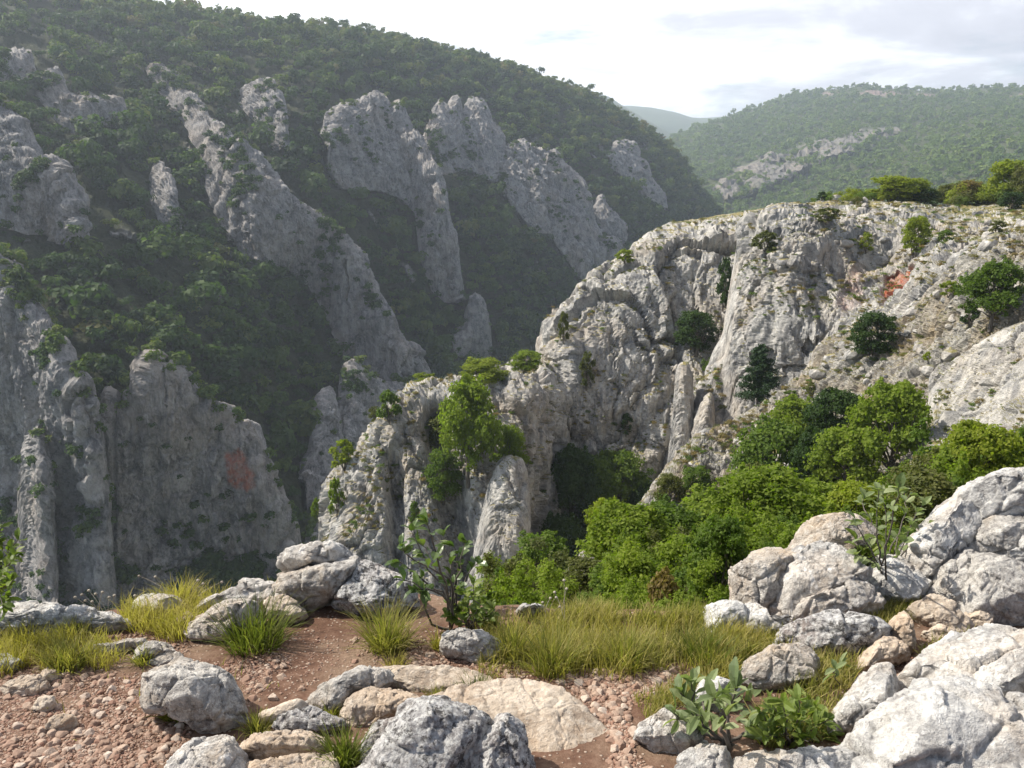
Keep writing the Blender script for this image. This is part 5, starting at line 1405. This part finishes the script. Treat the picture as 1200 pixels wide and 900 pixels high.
zones = [([(-40, 790), (60, 775), (170, 790), (165, 830), (230, 850), (215, 880), (180, 905), (180, 940), (-40, 940)], 2600, 1.0),
         ([(215, 775), (290, 772), (330, 760), (345, 775), (290, 830), (280, 800)], 260, 0.8),
         ([(300, 730), (430, 745), (480, 780), (380, 800), (320, 820), (290, 830)], 150, 0.8),
         ([(470, 755), (520, 745), (600, 768), (640, 800), (600, 800), (540, 788), (480, 782)], 420, 1.0),
         ([(600, 770), (700, 775), (800, 780), (800, 800), (740, 830), (745, 880), (790, 940), (690, 940), (720, 875), (660, 805)], 900, 1.25),
         ([(80, 735), (230, 740), (220, 775), (60, 790)], 260, 0.8),
         ([(1050, 765), (1110, 745), (1090, 790), (1040, 800)], 60, 0.7),
         ([(740, 790), (840, 770), (810, 800), (750, 830)], 90, 0.9)]
rec = []
for poly, cnt, sc in zones:
    cnt = int(cnt * 3.4)
    p = np.array(poly, float)
    got = 0
    uu = rng.uniform(p[:, 0].min(), p[:, 0].max(), cnt * 6); vv = rng.uniform(p[:, 1].min(), p[:, 1].max(), cnt * 6)
    ins, d, _ = poly_field(uu, vv, poly)
    keep = np.where(ins & (rng.random(len(uu)) < 0.25 + d / 18))[0][:cnt]
    G = ground_at(uu[keep], vv[keep])
    n1 = fbm(G / 0.22, 2, 808)
    for g, q in zip(G, n1):
        s = 0.0031 * sc * (1 + 0.8 * rng.pareto(2.3)) * (1 + 0.4 * q)
        rec.append((min(s, 0.018), g))
rec.sort(key=lambda r: -r[0] / max(r[1][1], 0.5))
for s, g in rec[:300]:
    ob = link('loose_stone', peb[rng.integers(6)][0], None, (g[0], g[1], g[2] + s * 0.2))
    ob.scale = (s, s, s)
    ob.rotation_euler = (rng.normal(0, 0.25), rng.normal(0, 0.25), rng.random() * 6.28)
    tag(ob, 'loose pale pinkish limestone chip lying on the red soil', 'stone', 'loose stones scattered over the red soil')
Vs, Fs, Ts, off = [], [], [], 0
for s, g in rec[300:]:
    V, F = peb[rng.integers(6)][1:]
    a = rng.random() * 6.28; ca, sa = math.cos(a), math.sin(a)
    W = np.stack([V[:, 0] * ca - V[:, 1] * sa, V[:, 0] * sa + V[:, 1] * ca, V[:, 2]], -1) * s + g + np.array([0, 0, s * 0.2])
    Vs.append(W); Fs.append(F + off); Ts.append(np.full(len(V), np.clip(rng.normal(0.52, 0.22), 0, 1))); off += len(V)
tag(link('gravel', mesh_from('gravel', np.concatenate(Vs), np.concatenate(Fs), gvm, False, {'tint': np.concatenate(Ts)})), 'fine pale gravel strewn over the red soil', kind='stuff')

# broken stone lying on the scree slope and the plateau
def rubble(name, label, sheet_name, n, u0, u1, v0, v1, smin, seed):
    rng = np.random.default_rng(seed)
    u = rng.uniform(u0, u1, n); v = rng.uniform(v0, v1, n)
    P, N, ij, ok = sheet_at(sheet_name, u, v)
    nz = fbm(P / 5.0, 3, seed)
    k = np.where(ok & (nz > -0.12) & (N[:, 2] > 0.15))[0]
    Vs, Fs, off = [], [], 0
    for i in k:
        V, F = peb[rng.integers(6)][1:]
        s = smin * (1 + rng.pareto(2.2)); s = min(s, smin * 4.5)
        a = rng.random() * 6.28; ca, sa = math.cos(a), math.sin(a)
        V = V * np.array([1, 1, 0.8 + 0.9 * rng.random()])
        W = np.stack([V[:, 0] * ca - V[:, 1] * sa, V[:, 0] * sa + V[:, 1] * ca, V[:, 2]], -1) * s + P[i]
        Vs.append(W); Fs.append(F + off); off += len(V)
    tag(link(name, mesh_from(name, np.concatenate(Vs), np.concatenate(Fs), M_MID)), label, kind='stuff')
rubble('rubble', 'broken grey stones strewn over the rocky slope', 'scree_slope', 1500, 700, 1330, 250, 560, 0.20, 61)
rubble('rubble', 'broken grey stones strewn over the flat top of the buttress', 'limestone_buttress', 700, 880, 1330, 236, 330, 0.22, 62)

# ------------------------------------------------------------------ grass
M_GRASS = {
    'dry': leaf_material('yellow_dry_grass', [(0.24, 0.21, 0.05), (0.36, 0.31, 0.09), (0.48, 0.40, 0.16)], 0.4, obj_var=0.2),
    'mid': leaf_material('yellow_green_grass', [(0.12, 0.14, 0.035), (0.24, 0.225, 0.065), (0.44, 0.36, 0.17)], 0.45, obj_var=0.2),
    'green': leaf_material('green_grass', [(0.075, 0.095, 0.025), (0.13, 0.15, 0.036), (0.27, 0.25, 0.08)], 0.45, obj_var=0.2),
}
def blades(rng, root, L, W, lean, bend):
    """curved tapering blades; returns quads"""
    n = len(root)
    a = rng.random(n) * 6.283
    out = np.stack([np.cos(a), np.sin(a), np.zeros(n)], -1)
    if np.ndim(lean) == 2:
        out = out * 0.55 + lean; out /= np.linalg.norm(out, axis=1, keepdims=True) + 1e-9
        l0 = np.clip(np.linalg.norm(lean, axis=1), 0.05, 0.9) * 0.5
    else:
        l0 = np.full(n, lean)
    side = np.cross(out, [0, 0, 1.0]); side /= np.linalg.norm(side, axis=1, keepdims=True) + 1e-9
    tw = rng.normal(0, 0.7, n)[:, None]
    side = side * np.cos(tw) + out * np.sin(tw) * 0.8
    segs = 4
    P = [root]; cur = root.copy()
    ang = l0 + rng.normal(0, 0.22, n)
    for k in range(segs):
        st = L / segs
        cur = cur + (out * np.sin(ang)[:, None] + np.array([0, 0, 1.0]) * np.cos(ang)[:, None]) * st[:, None]
        P.append(cur.copy())
        ang = ang + bend * (0.2 + 1.6 * rng.random(n)) * (0.6 + 0.3 * k)
    V = []
    ws = [0.8, 1.0, 0.85, 0.55, 0.08]
    for k in range(segs):
        V.append(np.stack([P[k] - side * (W * ws[k] * 0.5)[:, None], P[k] + side * (W * ws[k] * 0.5)[:, None],
                           P[k + 1] + side * (W * ws[k + 1] * 0.5)[:, None], P[k + 1] - side * (W * ws[k + 1] * 0.5)[:, None]], 1))
    return np.stack(V, 1).reshape(-1, 3), segs
def grass_zone(poly, cnt, L, mat, name, label, seed, W=0.0032, patch=0.25, bend=0.22):
    rng = np.random.default_rng(seed)
    p = np.array(poly, float)
    uu = rng.uniform(p[:, 0].min(), p[:, 0].max(), cnt * 4); vv = rng.uniform(p[:, 1].min(), p[:, 1].max(), cnt * 4)
    ins, d, _ = poly_field(uu, vv, poly)
    G = ground_at(uu, vv)
    nz = fbm(G / 0.16, 3, seed)
    k = np.where(ins & (nz > -patch + 0.25 * rng.random(len(uu))) & (rng.random(len(uu)) < 0.3 + d / 14))[0][:cnt]
    G = G[k]
    h = L * (0.45 + 0.75 * rng.random(len(G))) * (1 + 0.5 * nz[k])
    V, sg = blades(rng, G - np.array([0, 0, 0.006]), h, W * (0.6 + 0.8 * rng.random(len(G))), 0.25, bend)
    dry = rng.random(len(G)) < 0.22
    t = np.clip(0.45 + 0.5 * dry + 0.9 * fbm(G / 0.22, 3, seed + 4) + rng.normal(0, 0.2, len(G)), 0, 1)
    return V, np.repeat(t, sg * 4)
def grass_stuff(name, label, mat, parts):
    V = np.concatenate([p[0] for p in parts]); T = np.concatenate([p[1] for p in parts])
    tag(link(name, quads_mesh(name, V, T, mat)), label, kind='stuff')
grass_stuff('tall_grass', 'tall yellow green grass between the path and the gully bushes', M_GRASS['mid'], [
    grass_zone([(575, 738), (640, 736), (760, 736), (840, 738), (880, 748), (870, 770), (800, 790), (720, 788), (650, 790), (600, 765)], 6000, 0.085, 'mid', '', '', 51, 0.0030, 0.05),
    grass_zone([(580, 722), (700, 716), (870, 720), (880, 744), (700, 740), (590, 744)], 3600, 0.09, 'mid', '', '', 52, 0.0030, 0.15)])
grass_stuff('dry_grass', 'short dry yellow grass along the left cliff edge', M_GRASS['dry'], [
    grass_zone([(-40, 745), (80, 735), (150, 720), (235, 705), (225, 750), (160, 765), (110, 800), (60, 800), (-40, 790)], 5200, 0.085, 'dry', '', '', 53, 0.003, 0.05),
    grass_zone([(140, 715), (230, 700), (300, 700), (240, 745), (150, 745)], 2200, 0.10, 'dry', '', '', 54, 0.003, 0.3)])
grass_stuff('short_grass', 'short grass growing between the outcrop stones on the right', M_GRASS['mid'], [
    grass_zone([(1015, 700), (1080, 690), (1110, 700), (1060, 735), (1030, 745), (1000, 730)], 2400, 0.075, 'mid', '', '', 55, 0.003, 0.5),
    grass_zone([(860, 735), (940, 745), (920, 775), (880, 780), (850, 800), (830, 770)], 2200, 0.08, 'mid', '', '', 56, 0.003, 0.4),
    grass_zone([(950, 770), (1010, 780), (1000, 800), (985, 830), (960, 870), (900, 880), (870, 860), (930, 810)], 2600, 0.08, 'mid', '', '', 57, 0.003, 0.4),
    grass_zone([(740, 820), (830, 790), (850, 770), (870, 790), (800, 830), (760, 850)], 1500, 0.06, 'mid', '', '', 58, 0.003, 0.3),
    grass_zone([(1080, 760), (1140, 740), (1120, 790), (1090, 800)], 600, 0.06, 'mid', '', '', 59, 0.003, 0.3)])
grass_stuff('straw_grass', 'pale dry straw standing among the yellow green grass', M_GRASS['dry'], [
    grass_zone([(570, 735), (690, 722), (880, 728), (900, 760), (830, 800), (640, 800), (590, 775)], 2200, 0.105, 'dry', '', '', 64, 0.0024, 0.1, 0.16),
    grass_zone([(540, 745), (600, 730), (610, 790), (570, 780)], 500, 0.09, 'dry', '', '', 65, 0.0024, 0.2),
    grass_zone([(820, 740), (900, 740), (900, 800), (820, 810)], 700, 0.08, 'dry', '', '', 66, 0.0024, 0.1)])
grass_stuff('sparse_grass', 'scattered thin sprigs of grass between the path stones', M_GRASS['mid'], [
    grass_zone([(150, 780), (300, 770), (420, 790), (480, 790), (620, 800), (600, 830), (480, 850), (330, 900), (150, 860)], 420, 0.05, 'mid', '', '', 60, 0.0026, -0.12),
    grass_zone([(-20, 790), (240, 780), (230, 900), (-20, 900)], 260, 0.05, 'mid', '', '', 62, 0.0026, -0.2),
    grass_zone([(560, 770), (660, 790), (560, 800)], 300, 0.06, 'mid', '', '', 63, 0.0026, 0.2)])
TG = 'grass tufts around the path'
def tuft(label, u, v, w, h, mat, seed, cnt=260, W=0.0034):
    rng = np.random.default_rng(seed)
    g = ground_at(u, v)[0]
    d = float(to_px(g)[2])
    rw, rh = w * d / FOC * 0.5, h * d / FOC
    a = rng.random(cnt) * 6.283; r = rw * 0.55 * rng.random(cnt) ** 0.6
    off = np.stack([np.cos(a) * r, np.sin(a) * r, np.zeros(cnt)], -1)
    root = g + off + np.array([0, rw * 0.4, 0])
    root[:, 2] = gz(root[:, 0], root[:, 1]) - 0.008
    lean = off / max(rw * 0.55, 1e-6) * 1.0
    V, sg = blades(rng, root, rh * (0.35 + 0.85 * rng.random(cnt)), W * (0.6 + 0.8 * rng.random(cnt)), lean, 0.24)
    T = np.repeat(np.clip(rng.normal(0.42, 0.24, cnt), 0, 1), sg * 4)
    me = quads_mesh('grass_tuft', V - g, T, M_GRASS[mat])
    tag(link('grass_tuft', me, None, g), label, 'grass tuft', TG)
for a in [
    ('deep green arching grass tuft in front of the pointed stone', 292, 766, 110, 62, 'green', 1, 620),
    ('bushy upright grass tuft standing alone beside the red soil', 452, 766, 72, 60, 'mid', 2, 560),
    ('tallest yellow grass tuft on the cliff edge skyline', 208, 716, 46, 44, 'dry', 3, 300),
    ('soft yellow tuft right in front of the long flat slab', 82, 752, 62, 30, 'mid', 4, 300),
    ('yellow tuft spreading over the gravel near the left edge', 72, 790, 66, 40, 'mid', 5, 320),
    ('dry pale tuft at the left edge above the cut off slab', 22, 764, 64, 34, 'dry', 6, 280),
    ('brown and yellow tuft growing under the cracked boulder', 206, 846, 46, 40, 'mid', 7, 260),
    ('fresh green tuft at the bottom edge left of the lichen boulder', 402, 902, 52, 54, 'green', 8, 380),
    ('small tuft below the rounded brownish stone', 166, 780, 34, 28, 'mid', 9, 180),
    ('ragged tuft filling the gap right of the cracked boulder', 298, 862, 40, 26, 'mid', 10, 200),
    ('thin sprawling tuft on the pale slab', 556, 818, 64, 24, 'green', 11, 220, 0.0026),
    ('little yellow tuft on the slab joint above the lichen boulder', 508, 822, 40, 18, 'mid', 12, 140, 0.0026),
    ('sparse tuft at the upper rim of the broadest slab', 562, 836, 26, 22, 'mid', 13, 110, 0.0026),
    ('sparse dry tuft in the red soil above the long pale slab', 462, 786, 44, 22, 'dry', 14, 110, 0.0026),
    ('golden tuft in the hollow of the outcrop shoulder', 974, 724, 34, 22, 'dry', 15, 220),
    ('brownish tuft in front of the square outcrop stone', 848, 756, 44, 34, 'dry', 16, 260),
    ('tall arching tuft at the left front of the yellow grass', 648, 794, 80, 54, 'mid', 17, 420),
    ('wide tall tuft at the middle front of the yellow grass', 736, 788, 84, 52, 'mid', 18, 420),
    ('greenest tall tuft at the right front of the yellow grass', 830, 784, 84, 46, 'green', 19, 420),
    ('narrow tuft between the angular stone and the yellow grass', 602, 776, 36, 56, 'mid', 20, 240),
    ('dark green tuft at the foot of the dark shaded rock', 424, 722, 64, 32, 'green', 21, 320),
    ('sunlit tuft on the ledge of the sloping pale stone', 322, 712, 36, 34, 'mid', 22, 220),
    ('yellow tuft just left of the pointed stone', 196, 744, 60, 30, 'dry', 23, 300),
    ('tiny orange yellow tuft beside the angular stone', 512, 762, 20, 28, 'dry', 24, 110),
    ('green tuft at the bottom right of the buff slab', 388, 842, 30, 22, 'mid', 25, 140),
    ('drooping yellow tuft below the wide dark faced stone', 925, 778, 60, 26, 'dry', 26, 280),
    ('yellowish tuft in the corner by the great rock crest', 1100, 782, 44, 24, 'mid', 27, 220),
]:
    tuft(*a)

# ------------------------------------------------------------------ leafy plants close by
def leaves_mesh(rng, base, dirn, up, L, Wd):
    """folded oval leaves: four quads each"""
    n = len(base)
    dirn = dirn / (np.linalg.norm(dirn, axis=1, keepdims=True) + 1e-9)
    side = np.cross(dirn, up); side /= np.linalg.norm(side, axis=1, keepdims=True) + 1e-9
    nn = np.cross(side, dirn)
    L = L[:, None]; Wd = Wd[:, None]
    droop = -0.16 * L
    m0 = base
    m1 = base + dirn * L * 0.35 + nn * L * 0.03
    m2 = base + dirn * L * 0.72 + nn * droop * 0.3
    m3 = base + dirn * L + nn * droop
    l1 = m1 + side * Wd * 0.42 + nn * Wd * 0.16; r1 = m1 - side * Wd * 0.42 + nn * Wd * 0.16
    l2 = m2 + side * Wd * 0.46 + nn * Wd * 0.16; r2 = m2 - side * Wd * 0.46 + nn * Wd * 0.16
    l0 = m0 + side * Wd * 0.06; r0 = m0 - side * Wd * 0.06
    l3 = m3 + side * Wd * 0.10; r3 = m3 - side * Wd * 0.10
    Q = np.stack([m0, m1, l1, l0, m0, r0, r1, m1, m1, m2, l2, l1, m1, r1, r2, m2, m2, m3, l3, l2, m2, r2, r3, m3], 1)
    return Q.reshape(-1, 3), 24
M_NEAR = {
    'glossy': leaf_material('glossy_dark_leaves', [(0.05, 0.085, 0.025), (0.085, 0.13, 0.035), (0.16, 0.20, 0.06)], 0.35, 0.35, 0.2, 0.5),
    'silver': leaf_material('grey_green_felted_leaves', [(0.11, 0.15, 0.065), (0.18, 0.22, 0.10), (0.28, 0.31, 0.17)], 0.36, 0.55, 0.2, 0.3),
    'herb': leaf_material('fresh_herb_leaves', [(0.08, 0.12, 0.025), (0.125, 0.17, 0.035), (0.20, 0.23, 0.06)], 0.42, 0.5, 0.2, 0.3),
}
def leafy(name, cat, label, foot, stems, leaf_l, leaf_w, per, mat, seed, base_r=0.006, Y=None, grp=None, whorl=0.0):
    """a plant whose stems run through the given photo pixels at the distance of its foot"""
    rng = np.random.default_rng(seed)
    g = ground_at(*foot)[0] if Y is None else at(foot[0], foot[1], Y)
    g = np.ravel(g)
    tubes, bs, ds, us = [], [], [], []
    for st in stems:
        dy = rng.normal(0, 0.05)
        pts = [g]
        for k, (u, v) in enumerate(st):
            pts.append(np.ravel(at(u, v, g[1] + dy * (k + 1))))
        pts = np.array(pts)
        # smooth path
        t = np.linspace(0, 1, len(pts)); tt = np.linspace(0, 1, 10)
        pp = np.stack([np.interp(tt, t, pts[:, k]) for k in range(3)], -1)
        pp[1:-1] += rng.normal(0, 0.006, (8, 3))
        tubes.append(tube(pp, np.linspace(base_r, base_r * 0.3, 10), 6))
        q = np.concatenate([rng.uniform(0.42, 1, per - 3), [1, 1, 1]]) if per > 3 else np.ones(per)
        for x in q:
            i = min(int(x * 9), 8); f = x * 9 - i
            b = pp[i] + (pp[min(i + 1, 9)] - pp[i]) * f
            ax = pp[min(i + 1, 9)] - pp[i]; ax = ax / (np.linalg.norm(ax) + 1e-9)
            d = rng.normal(size=3); d = d - ax * (d @ ax); d /= np.linalg.norm(d)
            d = d + ax * (0.5 + 0.5 * rng.random()) + np.array([0, 0, 0.15 + whorl])
            bs.append(b); ds.append(d); us.append(np.array([0, 0, 1.0]) + rng.normal(0, 0.45, 3))
    bs, ds, us = map(np.array, (bs, ds, us))
    n = len(bs)
    V, c = leaves_mesh(rng, bs, ds, us, leaf_l * (0.55 + 0.7 * rng.random(n)), leaf_w * (0.6 + 0.6 * rng.random(n)))
    T = np.repeat(np.clip(rng.normal(0.5, 0.25, n), 0, 1), c)
    root = bpy.data.objects.new(name, None); COL.objects.link(root); root.location = g; root.empty_display_size = 0.1
    tag(root, label, cat, grp)
    link('leaves', quads_mesh('leaves', V - g, T, M_NEAR[mat]), root)
    Vt, Ft = join_parts(tubes)
    link('stems', mesh_from('stems', Vt - g, Ft, M_BARK, True), root)
    return root
leafy('young_shrub', 'shrub', 'small glossy leaved shrub with dark crooked stems by the split block', (528, 738),
      [[(531, 712), (522, 694), (505, 688), (485, 672), (468, 658)], [(531, 712), (522, 694), (508, 676), (495, 648), (482, 622)], [(531, 712), (524, 690), (514, 660), (506, 632), (500, 612)],
       [(531, 710), (528, 684), (526, 655), (520, 628)], [(531, 710), (534, 684), (540, 658), (545, 636)], [(531, 708), (540, 690), (550, 672), (560, 660)], [(522, 700), (505, 690), (492, 688), (474, 680)],
       [(531, 700), (530, 680), (512, 668), (486, 655), (470, 640)], [(505, 735), (500, 715), (498, 700), (488, 690)], [(531, 708), (536, 672), (532, 640)], [(531, 708), (520, 680), (505, 655), (490, 636)]],
      0.050, 0.032, 11, 'glossy', 71, 0.006)
leafy('herb_plant', 'plant', 'low leafy plant with yellowing tips just right of the glossy shrub', (552, 738),
      [[(548, 715), (545, 695)], [(556, 715), (562, 690)], [(562, 722), (572, 700)], [(540, 722), (532, 704)], [(558, 712), (555, 684)], [(566, 728), (578, 714)], [(550, 725), (540, 712)], [(545, 730), (525, 722)], [(560, 730), (580, 730)]],
      0.040, 0.024, 22, 'herb', 72, 0.004)
leafy('broad_leaved_plant', 'plant', 'grey green broad leaved plant between the split pale stone and great rock', (852, 884),
      [[(850, 860), (845, 835), (838, 818)], [(853, 855), (858, 830), (862, 806)], [(855, 860), (868, 838), (878, 820)], [(846, 866), (828, 850), (815, 838)], [(848, 868), (820, 860), (800, 855)], [(856, 868), (876, 856), (886, 848)],
       [(850, 858), (850, 830), (852, 812)]],
      0.066, 0.028, 13, 'silver', 73, 0.007, None, None, 0.3)
leafy('broad_leaved_plant', 'plant', 'smaller grey green plant with upright dark leaves over the split pale stone', (822, 868),
      [[(818, 845), (812, 820), (810, 800)], [(820, 846), (806, 828), (797, 812)], [(822, 845), (826, 822), (830, 805)], [(818, 850), (800, 842), (790, 836)]],
      0.055, 0.025, 11, 'silver', 74, 0.006, None, None, 0.3)
leafy('herb_plant', 'plant', 'bright green herb patch spreading beside the great white rock', (925, 872),
      [[(905, 850), (890, 835)], [(912, 848), (902, 826)], [(922, 845), (918, 822)], [(932, 845), (936, 820)], [(942, 848), (956, 828)], [(950, 856), (968, 842)], [(910, 858), (884, 850)], [(930, 855), (930, 838)], [(940, 860), (962, 856)],
       [(915, 862), (895, 862)], [(935, 866), (950, 866)], [(920, 852), (908, 838)], [(938, 850), (946, 832)], [(925, 860), (925, 846)], [(945, 866), (970, 862)], [(905, 866), (882, 866)], [(928, 840), (944, 812)]],
      0.042, 0.019, 24, 'herb', 75, 0.0035)
leafy('broad_leaved_plant', 'plant', 'single small broad leaved plant in the grass above the herb patch', (982, 806),
      [[(981, 796), (979, 784)], [(984, 797), (990, 786)], [(979, 798), (972, 790)], [(983, 796), (984, 780)]], 0.05, 0.022, 5, 'silver', 76, 0.003)
leafy('young_shrub', 'shrub', 'leafy twigs reaching in from the left photo edge', (-34, 748),
      [[(-20, 690), (0, 655), (22, 632)], [(-20, 690), (-5, 665), (14, 660)], [(-22, 680), (-6, 640), (2, 618)], [(-20, 700), (0, 690), (15, 680)], [(-18, 705), (-2, 705), (10, 700)], [(-24, 670), (-10, 640), (10, 640)], [(-20, 700), (-5, 680), (8, 676)],
       [(-25, 660), (-15, 625), (-8, 606)], [(-18, 690), (0, 672), (18, 650)], [(-18, 700), (-8, 690), (4, 712)]],
      0.042, 0.024, 24, 'herb', 77, 0.005)
leafy('young_shrub', 'shrub', 'pale round leaved shrub with bare stems behind the outcrop and cracked pile', (1036, 700),
      [[(1034, 670), (1022, 650), (1010, 630), (1003, 610)], [(1034, 668), (1030, 640), (1028, 605), (1030, 575)], [(1036, 668), (1042, 635), (1046, 600), (1052, 572)], [(1038, 670), (1052, 640), (1068, 612), (1082, 590)],
       [(1038, 674), (1060, 650), (1078, 630), (1095, 612)], [(1034, 672), (1020, 655), (1004, 650)], [(1036, 665), (1038, 625), (1036, 590)], [(1037, 668), (1048, 630), (1060, 600), (1066, 580)], [(1035, 668), (1026, 630), (1016, 600), (1012, 585)],
       [(1038, 672), (1056, 648), (1074, 600)]],
      0.048, 0.034, 12, 'silver', 78, 0.005)
leafy('young_shrub', 'shrub', 'small yellow green shrub growing in the gap beside the topmost outcrop rock', (1012, 690),
      [[(1008, 670), (1002, 650)], [(1012, 668), (1012, 645)], [(1016, 668), (1022, 650)], [(1006, 674), (998, 662)], [(1014, 664), (1018, 636)], [(1010, 664), (1004, 634)]], 0.055, 0.032, 12, 'herb', 79, 0.004)
# dry seed stalks on the skyline of the ledge
def stalks(label, foot, tips, seed):
    rng = np.random.default_rng(seed)
    g = ground_at(*foot)[0]
    parts, heads = [], []
    for (u, v) in tips:
        e = np.ravel(at(u, v, g[1] + rng.normal(0, 0.04)))
        b = g + np.array([rng.normal(0, 0.02), rng.normal(0, 0.02), -0.01])
        m = (b + e) / 2 + np.array([0, 0, 0.02]) - (e - b) * np.array([0.18, 0.1, -0.05])
        t = np.linspace(0, 1, 9)[:, None]
        parts.append(tube((1 - t) ** 2 * b + 2 * t * (1 - t) * m + t * t * e, np.linspace(0.0014, 0.0008, 9), 4))
        D, F = ico(2)
        heads.append((D * np.array([0.006, 0.006, 0.005]) + e, F))
    root = bpy.data.objects.new('dry_seed_stalks', None); COL.objects.link(root); root.location = g; root.empty_display_size = 0.1
    tag(root, label, 'dry plant')
    V, F = join_parts(parts); link('stems', mesh_from('stems', V - g, F, M_DRY, True), root)
    V, F = join_parts(heads); link('seed_heads', mesh_from('seed_heads', V - g, F, M_DRY, True), root)
M_DRY = bark_material('dry_straw', (0.20, 0.17, 0.13), (0.36, 0.32, 0.26))
stalks('grey dry flower stalks rising above the end of the long flat slab', (124, 738), [(88, 700), (96, 697), (104, 692), (112, 696), (120, 694), (128, 700), (134, 698), (108, 705), (100, 704)], 81)
stalks('two thin bent seed stalks leaning left out of the tallest tuft', (205, 712), [(163, 675), (182, 676), (158, 698)], 82)
stalks('thin seed stalks leaning right beside the tallest tuft', (222, 712), [(232, 680), (238, 684), (260, 682)], 83)
stalks('pale dry stem standing up in the yellow grass behind the path', (663, 738), [(661, 680), (664, 690), (650, 694)], 84)
stalks('cluster of white headed stems at the left of the yellow grass', (640, 730), [(645, 701), (652, 700), (636, 706), (656, 711)], 85)
